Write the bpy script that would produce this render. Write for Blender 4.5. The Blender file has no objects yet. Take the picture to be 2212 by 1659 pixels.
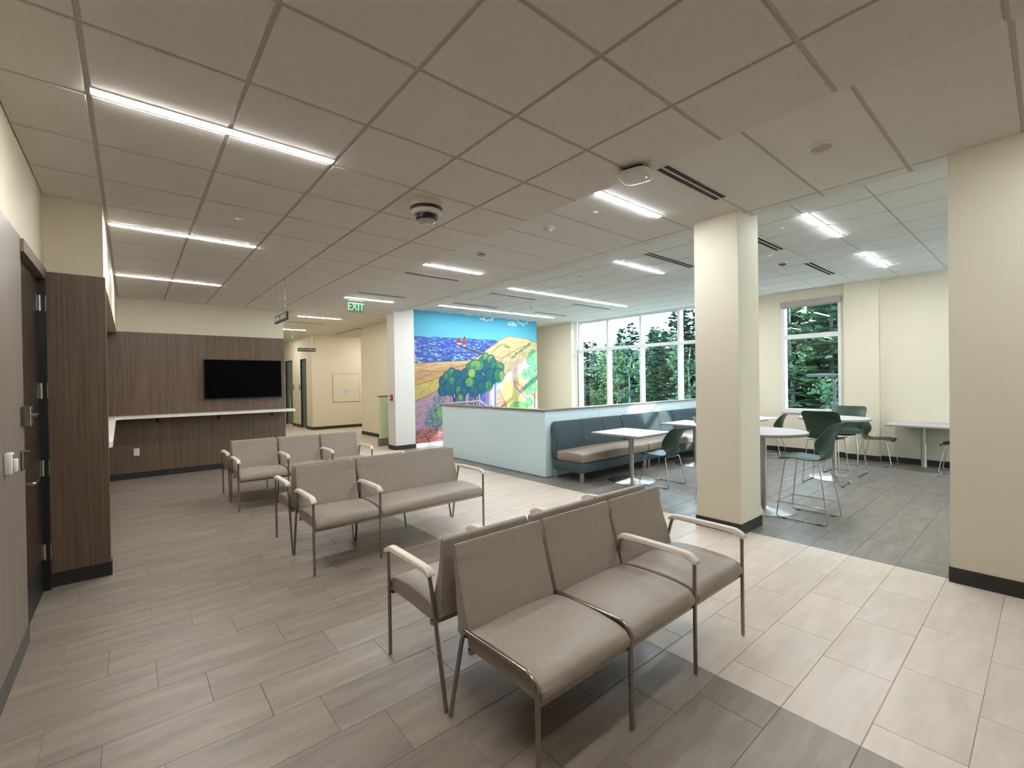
import bpy, bmesh, math, random
import numpy as np
from mathutils import Vector, Matrix

random.seed(7)
SC = bpy.context.scene
COL = SC.collection
PI = math.pi
EYE = 1.5525                      # camera height; world X runs right-and-away, Y left-and-away

# ------------------------------------------------------------------ camera
YAW, PITCH, ROLL, FOC = 0.871547447, -0.00643376, -0.0147372, 980.72
def cam_axes():
    f = Vector((math.cos(YAW)*math.cos(PITCH), math.sin(YAW)*math.cos(PITCH), math.sin(PITCH)))
    r = f.cross(Vector((0, 0, 1))).normalized()
    u = r.cross(f)
    c, s = math.cos(ROLL), math.sin(ROLL)
    return c*r + s*u, -s*r + c*u, f
CR, CU, CF = cam_axes()
cd = bpy.data.cameras.new('camera')
cam = bpy.data.objects.new('camera', cd)
COL.objects.link(cam)
cam.matrix_world = Matrix(((CR.x, CU.x, -CF.x, 0), (CR.y, CU.y, -CF.y, 0), (CR.z, CU.z, -CF.z, EYE), (0, 0, 0, 1)))
cd.sensor_width = 36.0
cd.lens = 36.0*FOC/2212.0
cd.clip_start = 0.05
cd.clip_end = 300
SC.camera = cam

# ------------------------------------------------------------------ world, sun, exposure
W = bpy.data.worlds.new('sky')
SC.world = W
W.use_nodes = True
nt = W.node_tree
for n in list(nt.nodes):
    nt.nodes.remove(n)
wo = nt.nodes.new('ShaderNodeOutputWorld')
bg = nt.nodes.new('ShaderNodeBackground')
tc = nt.nodes.new('ShaderNodeTexCoord')
mp = nt.nodes.new('ShaderNodeMapping'); mp.inputs['Scale'].default_value = (1.5, 1.5, 6.0)
nz = nt.nodes.new('ShaderNodeTexNoise'); nz.inputs['Scale'].default_value = 2.2; nz.inputs['Detail'].default_value = 5
rp = nt.nodes.new('ShaderNodeValToRGB')
rp.color_ramp.elements[0].position = 0.38; rp.color_ramp.elements[0].color = (0.56, 0.77, 1.0, 1)
rp.color_ramp.elements[1].position = 0.62; rp.color_ramp.elements[1].color = (0.86, 0.94, 1.0, 1)
nt.links.new(tc.outputs['Generated'], mp.inputs[0]); nt.links.new(mp.outputs[0], nz.inputs['Vector'])
nt.links.new(nz.outputs[0], rp.inputs[0]); nt.links.new(rp.outputs[0], bg.inputs[0]); nt.links.new(bg.outputs[0], wo.inputs[0])
bg.inputs[1].default_value = 9.0
sd = bpy.data.lights.new('sun', 'SUN'); sd.energy = 12.0; sd.angle = math.radians(1.5); sd.color = (1.0, 0.93, 0.82)
sun = bpy.data.objects.new('sun', sd); COL.objects.link(sun)
sun.location = (20, -8, 12)
sun.rotation_euler = Vector((-2.44, 1.9, -1.49)).to_track_quat('-Z', 'Y').to_euler()
VS = SC.view_settings
VS.view_transform = 'Standard'; VS.look = 'None'; VS.gamma = 1.0; VS.exposure = 0.0; VS.use_curve_mapping = False
SC.cycles.use_denoising = True
SC.cycles.max_bounces = 9; SC.cycles.diffuse_bounces = 5; SC.cycles.transparent_max_bounces = 24
SC.cycles.sample_clamp_indirect = 6.0
SC.cycles.caustics_reflective = False; SC.cycles.caustics_refractive = False
LAMP = 140.0                      # radiance of the linear LED lenses

# ------------------------------------------------------------------ materials
def s2l(c):
    return tuple(((v/12.92) if v <= 0.04045 else ((v+0.055)/1.055)**2.4) for v in c)
def rgb(r, g, b):
    return s2l((r/255, g/255, b/255))
MATS = {}
def mat(name, col, rough=0.6, metal=0.0, spec=0.5, emit=None, estr=0.0, coat=0.0):
    m = bpy.data.materials.new(name); m.use_nodes = True
    b = m.node_tree.nodes['Principled BSDF']
    b.inputs['Base Color'].default_value = (*col, 1)
    b.inputs['Roughness'].default_value = rough
    b.inputs['Metallic'].default_value = metal
    b.inputs['Specular IOR Level'].default_value = spec
    b.inputs['Coat Weight'].default_value = coat
    if emit:
        b.inputs['Emission Color'].default_value = (*emit, 1)
        b.inputs['Emission Strength'].default_value = estr
    MATS[name] = m
    return m
def N(m, t):
    return m.node_tree.nodes.new(t)
def L(m, a, b):
    m.node_tree.links.new(a, b)
def coords(m, scale, obj_random=0.0):
    """world position, stretched, optionally shifted per object"""
    g = N(m, 'ShaderNodeNewGeometry')
    src = g.outputs['Position']
    if obj_random:
        oi = N(m, 'ShaderNodeObjectInfo')
        mu = N(m, 'ShaderNodeMath'); mu.operation = 'MULTIPLY'; mu.inputs[1].default_value = obj_random
        L(m, oi.outputs['Random'], mu.inputs[0])
        ad = N(m, 'ShaderNodeVectorMath'); ad.operation = 'ADD'
        L(m, src, ad.inputs[0]); L(m, mu.outputs[0], ad.inputs[1])
        src = ad.outputs[0]
    mpn = N(m, 'ShaderNodeMapping'); mpn.inputs['Scale'].default_value = scale
    L(m, src, mpn.inputs[0])
    return mpn.outputs[0]
def noise_mat(name, c0, c1, scale, nscale=4.0, detail=6.0, rough=0.5, lo=0.3, hi=0.7, obj_random=0.0, bump=0.0, spec=0.5, tint=0.0, rrough=0.6, metal=0.0):
    m = mat(name, c0, rough, metal, spec)
    b = m.node_tree.nodes['Principled BSDF']
    v = coords(m, scale, obj_random)
    n = N(m, 'ShaderNodeTexNoise'); n.inputs['Scale'].default_value = nscale; n.inputs['Detail'].default_value = detail; n.inputs['Roughness'].default_value = rrough
    L(m, v, n.inputs['Vector'])
    r = N(m, 'ShaderNodeValToRGB')
    r.color_ramp.elements[0].position = lo; r.color_ramp.elements[0].color = (*c0, 1)
    r.color_ramp.elements[1].position = hi; r.color_ramp.elements[1].color = (*c1, 1)
    L(m, n.outputs[0], r.inputs[0])
    out = r.outputs[0]
    if tint:
        oi = N(m, 'ShaderNodeObjectInfo')
        mr = N(m, 'ShaderNodeMapRange'); mr.inputs[3].default_value = 1-tint; mr.inputs[4].default_value = 1+tint
        L(m, oi.outputs['Random'], mr.inputs[0])
        mx = N(m, 'ShaderNodeVectorMath'); mx.operation = 'SCALE'
        L(m, out, mx.inputs[0]); L(m, mr.outputs[0], mx.inputs['Scale'])
        out = mx.outputs[0]
    L(m, out, b.inputs['Base Color'])
    if bump:
        bp = N(m, 'ShaderNodeBump'); bp.inputs['Strength'].default_value = bump; bp.inputs['Distance'].default_value = 0.002
        L(m, n.outputs[0], bp.inputs['Height']); L(m, bp.outputs[0], b.inputs['Normal'])
    return m
def fine_bump(m, scale, strength, dist=0.001):
    b = m.node_tree.nodes['Principled BSDF']
    n = N(m, 'ShaderNodeTexNoise'); n.inputs['Scale'].default_value = scale; n.inputs['Detail'].default_value = 3
    L(m, coords(m, (1, 1, 1)), n.inputs['Vector'])
    bp = N(m, 'ShaderNodeBump'); bp.inputs['Strength'].default_value = strength; bp.inputs['Distance'].default_value = dist
    L(m, n.outputs[0], bp.inputs['Height']); L(m, bp.outputs[0], b.inputs['Normal'])

M_wall = mat('cream_paint', rgb(226, 216, 194), 0.62, spec=0.3); fine_bump(M_wall, 260, 0.12)
M_hall = mat('hall_paint', rgb(228, 220, 198), 0.6, spec=0.3)
M_white = mat('white_paint', rgb(220, 216, 208), 0.5)
M_tile = noise_mat('ceiling_tile', rgb(234, 229, 224), rgb(242, 237, 232), (1, 1, 1), 90, 2, 0.95, bump=0.15, spec=0.1, tint=0.015)
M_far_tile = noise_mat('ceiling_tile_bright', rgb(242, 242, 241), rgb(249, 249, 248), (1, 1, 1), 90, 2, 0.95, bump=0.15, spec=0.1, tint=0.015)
M_strip_tile = noise_mat('ceiling_tile_strip', rgb(238, 235, 231), rgb(245, 242, 238), (1, 1, 1), 90, 2, 0.95, bump=0.15, spec=0.1, tint=0.015)
M_grid = mat('ceiling_grid', rgb(196, 190, 184), 0.6)
M_fargrid = mat('ceiling_grid_bright', rgb(158, 155, 148), 0.6)
M_dark_tile = noise_mat('floor_dark', rgb(122, 111, 101), rgb(154, 141, 128), (0.9, 5.5, 1), 2.3, 9, 0.36, 0.30, 0.70, 37.0, 0.05, 0.45, 0.05, 0.62)
M_light_tile = noise_mat('floor_light', rgb(196, 182, 166), rgb(213, 200, 186), (1.1, 5.0, 1), 2.3, 9, 0.36, 0.3, 0.7, 41.0, 0.05, 0.45, 0.04, 0.62)
M_dine_tile = noise_mat('floor_dining', rgb(104, 98, 93), rgb(138, 131, 124), (1.1, 4.5, 1), 2.3, 9, 0.34, 0.3, 0.7, 53.0, 0.05, 0.45, 0.05, 0.62)
M_grout_d = mat('floor_joint_dark', rgb(112, 102, 93), 0.7)
M_grout_l = mat('floor_joint_light', rgb(166, 153, 138), 0.7)
M_grout_n = mat('floor_joint_dining', rgb(72, 68, 64), 0.7)
M_wood = noise_mat('walnut_laminate', rgb(86, 68, 53), rgb(114, 93, 75), (22, 22, 0.35), 3.0, 7, 0.45, 0.35, 0.68, bump=0.02)
M_wood_grey = noise_mat('grey_laminate', rgb(112, 100, 90), rgb(140, 127, 115), (22, 22, 0.35), 3.0, 7, 0.45, 0.35, 0.68, bump=0.02)
M_door = noise_mat('dark_door', rgb(46, 33, 27), rgb(60, 44, 36), (20, 20, 0.4), 3.0, 6, 0.3, 0.35, 0.68)
M_black = mat('black_rubber', rgb(34, 30, 28), 0.55)
M_base = mat('rubber_base', rgb(38, 33, 31), 0.6)
M_base_grey = mat('grey_rubber_base', rgb(84, 84, 78), 0.6)
M_frame_blk = mat('bronze_frame', rgb(22, 20, 19), 0.45)
M_steel = mat('satin_steel', rgb(190, 186, 180), 0.36, 1.0)
M_chrome = mat('chrome', rgb(214, 214, 212), 0.12, 1.0)
M_nickel = mat('satin_nickel', rgb(158, 149, 139), 0.27, 1.0)
M_counter = mat('white_solid_surface', rgb(238, 234, 228), 0.35)
M_top = mat('white_laminate_top', rgb(188, 186, 190), 0.45, spec=0.25)
M_top_edge = mat('table_edge_band', rgb(150, 140, 128), 0.5)
M_screen = mat('tv_screen', rgb(4, 4, 5), 0.4, spec=0.03)
M_plastic_blk = mat('black_plastic', rgb(16, 16, 17), 0.4)
M_plastic_wht = mat('white_plastic', rgb(232, 229, 222), 0.4)
M_vinyl = noise_mat('taupe_vinyl', rgb(151, 140, 128), rgb(158, 147, 135), (1, 1, 1), 30, 3, 0.42, spec=0.35); fine_bump(M_vinyl, 900, 0.10, 0.0006)
M_arm = mat('cream_arm_cap', rgb(222, 211, 196), 0.45)
M_banq = noise_mat('teal_grey_fabric', rgb(64, 78, 84), rgb(80, 95, 101), (1, 1, 1), 160, 3, 0.85, spec=0.2, bump=0.2)
M_banq_seat = noise_mat('brown_grey_vinyl', rgb(142, 127, 115), rgb(150, 135, 123), (1, 1, 1), 30, 3, 0.45, spec=0.35)
M_seam = mat('seam_thread', rgb(58, 66, 68), 0.8)
M_green = mat('green_polypropylene', rgb(38, 62, 46), 0.38, spec=0.45)
M_paleblue = mat('back_painted_glass', rgb(228, 249, 255), 0.12, spec=0.5, coat=0.3)
M_palegreen = mat('back_painted_green_glass', rgb(212, 226, 190), 0.15, spec=0.5)
M_cap = mat('stone_cap', rgb(128, 116, 106), 0.3)
M_lens = mat('led_lens', (0.9, 0.9, 0.9), 0.5, emit=(1.0, 0.995, 0.96), estr=LAMP)
M_lens_hall = mat('led_lens_hall', (0.9, 0.9, 0.9), 0.5, emit=(1.0, 0.98, 0.92), estr=LAMP*1.2)
M_lens_strip = mat('led_lens_strip', (0.9, 0.9, 0.9), 0.5, emit=(0.93, 1.0, 1.05), estr=LAMP*1.22)
M_lens_dine = mat('led_lens_dining', (0.9, 0.9, 0.9), 0.5, emit=(0.95, 1.0, 1.03), estr=LAMP*1.05)
M_lamp_housing = mat('lamp_housing', rgb(230, 226, 220), 0.5)
M_slot = mat('vent_black', rgb(8, 8, 8), 0.7)
M_exit = mat('exit_green', rgb(10, 90, 50), 0.4, emit=rgb(60, 225, 140), estr=1.0)
M_exit_clear = None
M_sign = mat('sign_dark', rgb(38, 31, 28), 0.5)
M_letter = mat('sign_letters', rgb(240, 236, 230), 0.5)
M_red = mat('alarm_red', rgb(140, 30, 30), 0.45)
M_teal = mat('teal_door_paint', rgb(70, 92, 100), 0.3)
M_yellow = mat('yellow_cloth', rgb(214, 220, 60), 0.7)
M_alu = mat('white_aluminium', rgb(226, 226, 228), 0.35)
M_shade = mat('roller_shade', rgb(168, 160, 154), 0.7)
M_trunk = noise_mat('bark', rgb(62, 62, 56), rgb(100, 100, 92), (6, 6, 1), 5, 5, 0.9)
M_birch = noise_mat('pale_bark', rgb(110, 118, 114), rgb(150, 156, 150), (6, 6, 1), 5, 5, 0.9)
M_leafs = []
for i, (a, b) in enumerate((((28, 56, 44), (58, 90, 64)), ((36, 66, 48), (76, 108, 68)), ((50, 82, 52), (98, 126, 72)))):
    m = noise_mat('needles_%s' % 'abc'[i], rgb(*a), rgb(*b), (1, 1, 1), 1.6, 5, 0.8, 0.35, 0.65, 11.0)
    M_leafs.append(m)
M_grass = noise_mat('grass', rgb(40, 62, 36), rgb(58, 80, 46), (1, 1, 1), 0.8, 6, 0.9)

def glass_mat(name, tint, refl=1.0):
    m = bpy.data.materials.new(name); m.use_nodes = True
    t = m.node_tree
    for n in list(t.nodes):
        t.nodes.remove(n)
    o = t.nodes.new('ShaderNodeOutputMaterial'); mx = t.nodes.new('ShaderNodeMixShader')
    tr = t.nodes.new('ShaderNodeBsdfTransparent'); tr.inputs[0].default_value = (*tint, 1)
    gl = t.nodes.new('ShaderNodeBsdfGlossy'); gl.inputs['Roughness'].default_value = 0.01
    # Schlick reflectance, the same from either face of the pane
    ge = t.nodes.new('ShaderNodeNewGeometry')
    dt = t.nodes.new('ShaderNodeVectorMath'); dt.operation = 'DOT_PRODUCT'
    t.links.new(ge.outputs['Incoming'], dt.inputs[0]); t.links.new(ge.outputs['Normal'], dt.inputs[1])
    ops = [('ABSOLUTE', None), ('SUBTRACT', 1.0), ('POWER', 5.0), ('MULTIPLY', 0.96), ('ADD', 0.04)]
    src = dt.outputs['Value']
    for op, val in ops:
        q = t.nodes.new('ShaderNodeMath'); q.operation = op
        if op == 'SUBTRACT':
            q.inputs[0].default_value = val; t.links.new(src, q.inputs[1])
        else:
            t.links.new(src, q.inputs[0])
            if val is not None: q.inputs[1].default_value = val
        src = q.outputs[0]
    t.links.new(src, mx.inputs[0]); t.links.new(tr.outputs[0], mx.inputs[1]); t.links.new(gl.outputs[0], mx.inputs[2])
    t.links.new(mx.outputs[0], o.inputs[0])
    return m
M_glass = glass_mat('window_glass', (0.86, 0.95, 0.95))
M_exit_clear = glass_mat('exit_plate', (0.80, 0.92, 0.86))
M_dome = mat('clear_dome', rgb(150, 150, 150), 0.08, spec=0.8)

# ------------------------------------------------------------------ mesh helpers
class MB:
    def __init__(s):
        s.v = []; s.f = []
    def add(s, vs, fs):
        o = len(s.v)
        s.v += [tuple(p) for p in vs]
        s.f += [tuple(i+o for i in f) for f in fs]
        return s
    def box(s, x0, y0, z0, x1, y1, z1):
        x0, x1 = min(x0, x1), max(x0, x1); y0, y1 = min(y0, y1), max(y0, y1); z0, z1 = min(z0, z1), max(z0, z1)
        return s.add([(x0, y0, z0), (x1, y0, z0), (x1, y1, z0), (x0, y1, z0), (x0, y0, z1), (x1, y0, z1), (x1, y1, z1), (x0, y1, z1)],
                     [(0, 3, 2, 1), (4, 5, 6, 7), (0, 1, 5, 4), (1, 2, 6, 5), (2, 3, 7, 6), (3, 0, 4, 7)])
    def rbox(s, x0, y0, z0, x1, y1, z1, r=0.01, seg=2):
        bm = bmesh.new()
        bmesh.ops.create_cube(bm, size=1.0)
        for v in bm.verts:
            v.co = Vector(((x0+x1)/2 + v.co.x*(x1-x0), (y0+y1)/2 + v.co.y*(y1-y0), (z0+z1)/2 + v.co.z*(z1-z0)))
        bmesh.ops.bevel(bm, geom=list(bm.edges), offset=r, segments=seg, affect='EDGES', profile=0.5)
        s.frombm(bm)
        return s
    def frombm(s, bm):
        bm.verts.index_update()
        s.add([v.co[:] for v in bm.verts], [[v.index for v in f.verts] for f in bm.faces])
        bm.free()
    def prism(s, poly, z0, z1):
        n = len(poly)
        a = sum(poly[i][0]*poly[(i+1) % n][1]-poly[(i+1) % n][0]*poly[i][1] for i in range(n))
        if a < 0:
            poly = poly[::-1]
        return s.add([(x, y, z0) for x, y in poly]+[(x, y, z1) for x, y in poly],
                     [tuple(range(n-1, -1, -1)), tuple(range(n, 2*n))]+[(i, (i+1) % n, n+(i+1) % n, n+i) for i in range(n)])
    def tube(s, path, r, n=10, closed=False):
        P = [Vector(p) for p in path]
        m = len(P)
        T = []
        for i in range(m):
            a = P[i-1] if (i > 0 or closed) else P[i]
            b = P[(i+1) % m] if (i < m-1 or closed) else P[i]
            T.append((b-a).normalized())
        ref = Vector((0, 0, 1)) if abs(T[0].z) < 0.9 else Vector((1, 0, 0))
        u = T[0].cross(ref).normalized()
        vs = []
        for i in range(m):
            u = (u - T[i]*u.dot(T[i])).normalized()
            w = T[i].cross(u)
            rr = r[i] if isinstance(r, (list, tuple)) else r
            for k in range(n):
                a = 2*PI*k/n
                vs.append(P[i]+(u*math.cos(a)+w*math.sin(a))*rr)
        fs = []
        for i in range(m if closed else m-1):
            for k in range(n):
                a = i*n+k; b = i*n+(k+1) % n; c = ((i+1) % m)*n+(k+1) % n; d = ((i+1) % m)*n+k
                fs.append((a, b, c, d))
        if not closed:
            fs.append(tuple(range(n-1, -1, -1))); fs.append(tuple(range((m-1)*n, m*n)))
        return s.add(vs, fs)
    def lathe(s, prof, c=(0, 0, 0), n=32):
        """prof: (radius, z) list, first and last usually radius 0-ish"""
        vs = []; fs = []
        for (r, z) in prof:
            for k in range(n):
                a = 2*PI*k/n
                vs.append((c[0]+r*math.cos(a), c[1]+r*math.sin(a), c[2]+z))
        for i in range(len(prof)-1):
            for k in range(n):
                fs.append((i*n+k, i*n+(k+1) % n, (i+1)*n+(k+1) % n, (i+1)*n+k))
        fs.append(tuple(range(n-1, -1, -1))); fs.append(tuple(range((len(prof)-1)*n, len(prof)*n)))
        return s.add(vs, fs)
    def loft(s, rings):
        """rings: equal-length closed rings of points"""
        n = len(rings[0]); vs = [p for r in rings for p in r]; fs = []
        for i in range(len(rings)-1):
            for k in range(n):
                fs.append((i*n+k, i*n+(k+1) % n, (i+1)*n+(k+1) % n, (i+1)*n+k))
        fs.append(tuple(range(n-1, -1, -1))); fs.append(tuple(range((len(rings)-1)*n, len(rings)*n)))
        return s.add(vs, fs)
    def mesh(s, name, material, smooth=False, fix=True):
        me = bpy.data.meshes.new(name)
        me.from_pydata(s.v, [], s.f)
        if fix:
            bm = bmesh.new(); bm.from_mesh(me)
            bmesh.ops.recalc_face_normals(bm, faces=list(bm.faces))
            bm.to_mesh(me); bm.free()
        if smooth:
            for p in me.polygons:
                p.use_smooth = True
            try:
                me.set_sharp_from_angle(angle=math.radians(smooth if smooth is not True else 40))
            except Exception:
                pass
        me.materials.append(material)
        return me
    def build(s, name, material, parent=None, smooth=False, loc=None, rotz=0.0):
        return put(name, s.mesh(name, material, smooth), parent, loc, rotz)

def put(name, me, parent=None, loc=None, rotz=0.0):
    o = bpy.data.objects.new(name, me); COL.objects.link(o)
    if parent is not None:
        o.parent = parent
    if loc is not None:
        o.location = loc
    o.rotation_euler = (0, 0, rotz)
    return o
def tag(o, label=None, cat=None, group=None, kind=None):
    if label: o['label'] = label
    if cat: o['category'] = cat
    if group: o['group'] = group
    if kind: o['kind'] = kind
    return o
def thing(name, label, cat, loc=(0, 0, 0), rotz=0.0, group=None):
    o = bpy.data.objects.new(name, None); COL.objects.link(o)
    o.location = loc; o.rotation_euler = (0, 0, rotz); o.empty_display_size = 0.1
    return tag(o, label, cat, group)
def struct(name, mb, material, label, smooth=False):
    o = mb.build(name, material, None, smooth)
    return tag(o, label, None, None, 'structure')
def dup(root, loc, rotz, label, group=None):
    r = root.copy(); COL.objects.link(r)
    r.location = loc; r.rotation_euler = (0, 0, rotz); r['label'] = label
    if group: r['group'] = group
    for ch in list(root.children):
        c = ch.copy(); COL.objects.link(c); c.parent = r
        for g in list(ch.children):
            d = g.copy(); COL.objects.link(d); d.parent = c
    return r
def rebase(root, loc):
    d = Vector(loc)-root.location
    for c in root.children:
        c.location = c.location-d
    root.location = loc
def arc(p0, p1, p2, r, n=5):
    """fillet the corner p1 of a polyline"""
    p0, p1, p2 = Vector(p0), Vector(p1), Vector(p2)
    a = (p0-p1).normalized(); b = (p2-p1).normalized()
    h = math.acos(max(-1, min(1, a.dot(b))))/2
    d = r/math.tan(h)
    c = p1+(a+b).normalized()*(r/math.sin(h))
    s = p1+a*d-c; e = p1+b*d-c
    out = []
    ang = math.acos(max(-1, min(1, s.normalized().dot(e.normalized()))))
    for i in range(n+1):
        t = i/n
        out.append(c+(s*math.sin((1-t)*ang)+e*math.sin(t*ang))/math.sin(ang))
    return out
def fillet(pts, r, n=5):
    out = [Vector(pts[0])]
    for i in range(1, len(pts)-1):
        out += arc(pts[i-1], pts[i], pts[i+1], r[i-1] if isinstance(r, (list, tuple)) else r, n)
    out.append(Vector(pts[-1]))
    return out
def text_mesh(txt, size, material, parent, loc, rot, ext=0.002, align='CENTER', name='lettering', sx=1.0):
    cu = bpy.data.curves.new(name, 'FONT'); cu.body = txt; cu.size = size; cu.extrude = ext
    cu.align_x = align; cu.align_y = 'CENTER'
    tmp = bpy.data.objects.new('tmp', cu); COL.objects.link(tmp)
    dg = bpy.context.evaluated_depsgraph_get()
    me = bpy.data.meshes.new_from_object(tmp.evaluated_get(dg))
    bpy.data.objects.remove(tmp); bpy.data.curves.remove(cu)
    me.name = name; me.materials.clear(); me.materials.append(material)
    o = bpy.data.objects.new(name, me); COL.objects.link(o)
    o.parent = parent; o.location = loc; o.rotation_euler = rot; o.scale = (sx, 1, 1)
    return o

# ------------------------------------------------------------------ floor
AX0, BY0, PT = -0.1400, 2.5534, 0.6096        # ceiling grid origin and pitch
H1, H2, H3 = 3.048, 3.200, 3.300              # waiting area, walkway strip, dining ceilings

_tile_cache = {}
def tile_mesh(lx, ly, h, material, name, bev=0.0015):
    key = (round(lx, 3), round(ly, 3), material.name)
    if key not in _tile_cache:
        b = bev
        vs = [(0, 0, -h), (lx, 0, -h), (lx, ly, -h), (0, ly, -h), (0, 0, -b), (lx, 0, -b), (lx, ly, -b), (0, ly, -b),
              (b, b, 0), (lx-b, b, 0), (lx-b, ly-b, 0), (b, ly-b, 0)]
        fs = [(0, 3, 2, 1), (8, 9, 10, 11)]
        for i in range(4):
            j = (i+1) % 4
            fs += [(i, j, 4+j, 4+i), (4+i, 4+j, 8+j, 8+i)]
        mb = MB(); mb.add(vs, fs)
        _tile_cache[key] = mb.mesh(name, material)
    return _tile_cache[key]

def floor_zone(label, zones, material, joint, first_joint, row0, stagger, seen, g=0.0008):
    """zones: rectangles (x0,y0,x1,y1). Tiles 0.61 along X and 0.305 along Y, every other row shifted."""
    mb = MB()
    for (x0, y0, x1, y1) in zones:
        mb.box(x0, y0, -0.06, x1, y1, -0.0022)
    root = struct('floor', mb, joint, label)
    tiles = []
    for (x0, y0, x1, y1) in zones:
        k = math.floor((y0-row0)/0.3048)
        while row0+k*0.3048 < y1-1e-4:
            a, b = max(y0, row0+k*0.3048), min(y1, row0+(k+1)*0.3048)
            off = stagger[k % len(stagger)]
            j = math.floor((x0-first_joint-off)/0.6096)
            while first_joint+off+j*0.6096 < x1-1e-4:
                c, d = max(x0, first_joint+off+j*0.6096), min(x1, first_joint+off+(j+1)*0.6096)
                if d-c > 0.012 and b-a > 0.012:
                    tiles.append((c+g, a+g, d-g, b-g))
                j += 1
            k += 1
    def dist(t):
        cx, cy = (t[0]+t[2])/2, (t[1]+t[3])/2
        dep = cx*CF.x+cy*CF.y
        lat = cx*CR.x+cy*CR.y
        vis = dep > 0.6 and abs(lat/dep) < 1.25
        return (0 if vis and seen(cx, cy) else 1, cx*cx+cy*cy)
    tiles.sort(key=dist)
    for t in tiles[:290]:
        put('floor_tile', tile_mesh(t[2]-t[0], t[3]-t[1], 0.004, material, 'floor_tile'), root, (t[0], t[1], 0))
    if tiles[290:]:
        rest = MB()
        for t in tiles[290:]:
            rest.box(t[0], t[1], -0.004, t[2], t[3], 0)
        tag(rest.build('distant_tiles', material, root), kind='stuff')
    return root
ALWAYS = lambda x, y: True
floor_zone('grey brown plank tiles under the waiting benches', [(-0.7, -4.0, 2.32, 10.0)], M_dark_tile, M_grout_d, 0.087, 0.218, (0.0, 0.406, 0.203), lambda x, y: x > -0.5)
floor_zone('pale stone tiles of the walkway between benches and dining area', [(2.32, -4.0, 4.75, 10.0), (2.32, 10.0, 8.0, 20.6)], M_light_tile, M_grout_l, 2.32, 0.218, (0.195, 0.0), lambda x, y: y < 14, 0.0013)
floor_zone('dark grey tiles of the dining area', [(4.75, -3.7, 10.7, 10.0), (8.0, 10.0, 10.7, 11.2)], M_dine_tile, M_grout_n, 4.75, 0.218, (0.0, 0.305), lambda x, y: y < 5.2 or x < 5.2, 0.0014)

# ------------------------------------------------------------------ ceilings
def ceiling_zone(label, rects, z, material, grid, xs, ys, gap=0.011, top=0.35, gap_y=None):
    """rects of ceiling; xs, ys = joint lines; tiles hang below a recessed grid"""
    mb = MB()
    for (x0, y0, x1, y1) in rects:
        mb.box(x0, y0, z+0.009, x1, y1, z+top)
    root = struct('ceiling', mb, grid, label)
    gy = gap if gap_y is None else gap_y
    tiles = []
    for (x0, y0, x1, y1) in rects:
        X = [x0]+[x for x in xs if x0+0.02 < x < x1-0.02]+[x1]
        Y = [y0]+[y for y in ys if y0+0.02 < y < y1-0.02]+[y1]
        for i in range(len(X)-1):
            for j in range(len(Y)-1):
                tiles.append((X[i]+(gap if i else 0.004), Y[j]+(gy if j else 0.004), X[i+1]-(gap if i < len(X)-2 else 0.004), Y[j+1]-(gy if j < len(Y)-2 else 0.004)))
    tiles.sort(key=lambda t: (t[0]*t[0]+t[1]*t[1]) if t[0]*CF.x+t[3]*CF.y > 0 else 1e6)
    for t in tiles[:295]:
        put('ceiling_tile', ctile(t[2]-t[0], t[3]-t[1], material), root, (t[0], t[1], z))
    if tiles[295:]:
        rest = MB()
        for t in tiles[295:]:
            rest.box(t[0], t[1], z, t[2], t[3], z+0.012)
        tag(rest.build('distant_tiles', material, root), kind='stuff')
    return root
_ct = {}
def ctile(lx, ly, material):
    key = (round(lx, 3), round(ly, 3), material.name)
    if key not in _ct:
        b = 0.004; h = 0.012
        vs = [(0, 0, h), (lx, 0, h), (lx, ly, h), (0, ly, h), (0, 0, b), (lx, 0, b), (lx, ly, b), (0, ly, b), (b, b, 0), (lx-b, b, 0), (lx-b, ly-b, 0), (b, ly-b, 0)]
        fs = [(0, 1, 2, 3), (8, 11, 10, 9)]
        for i in range(4):
            j = (i+1) % 4
            fs += [(i, j, 4+j, 4+i), (4+i, 4+j, 8+j, 8+i)]
        mb = MB(); mb.add(vs, fs)
        _ct[key] = mb.mesh('ceiling_tile', material)
    return _ct[key]
BYS = [BY0+PT*k for k in range(-12, 32)]
ceiling_zone('square tiled ceiling over the waiting benches', [(-0.5, -4.0, 2.88, 9.98)], H1, M_tile, M_grid, [AX0+PT*k for k in range(0, 5)], BYS)
ceiling_zone('long tiled ceiling strip over the walkway', [(2.88, -4.0, 4.90, 20.6)], H2, M_strip_tile, M_grid, [4.727], BYS)
ceiling_zone('tiled ceiling of the dining area by the windows', [(4.90, -3.7, 10.62, 9.78), (9.2, 9.78, 10.62, 11.2)], H3, M_far_tile, M_fargrid,
             [5.575+PT*k for k in range(0, 9)], [1.715+PT*k for k in range(-9, 16)], gap=0.011, top=0.25, gap_y=0.005)
struct('ceiling', MB().box(2.38, 10.1, H2+0.001, 2.88, 20.6, H2+0.2).box(4.90, 10.09, H2+0.001, 8.0, 16.1, H2+0.2), M_white, 'plain painted ceiling at the sides of the hall')

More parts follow.
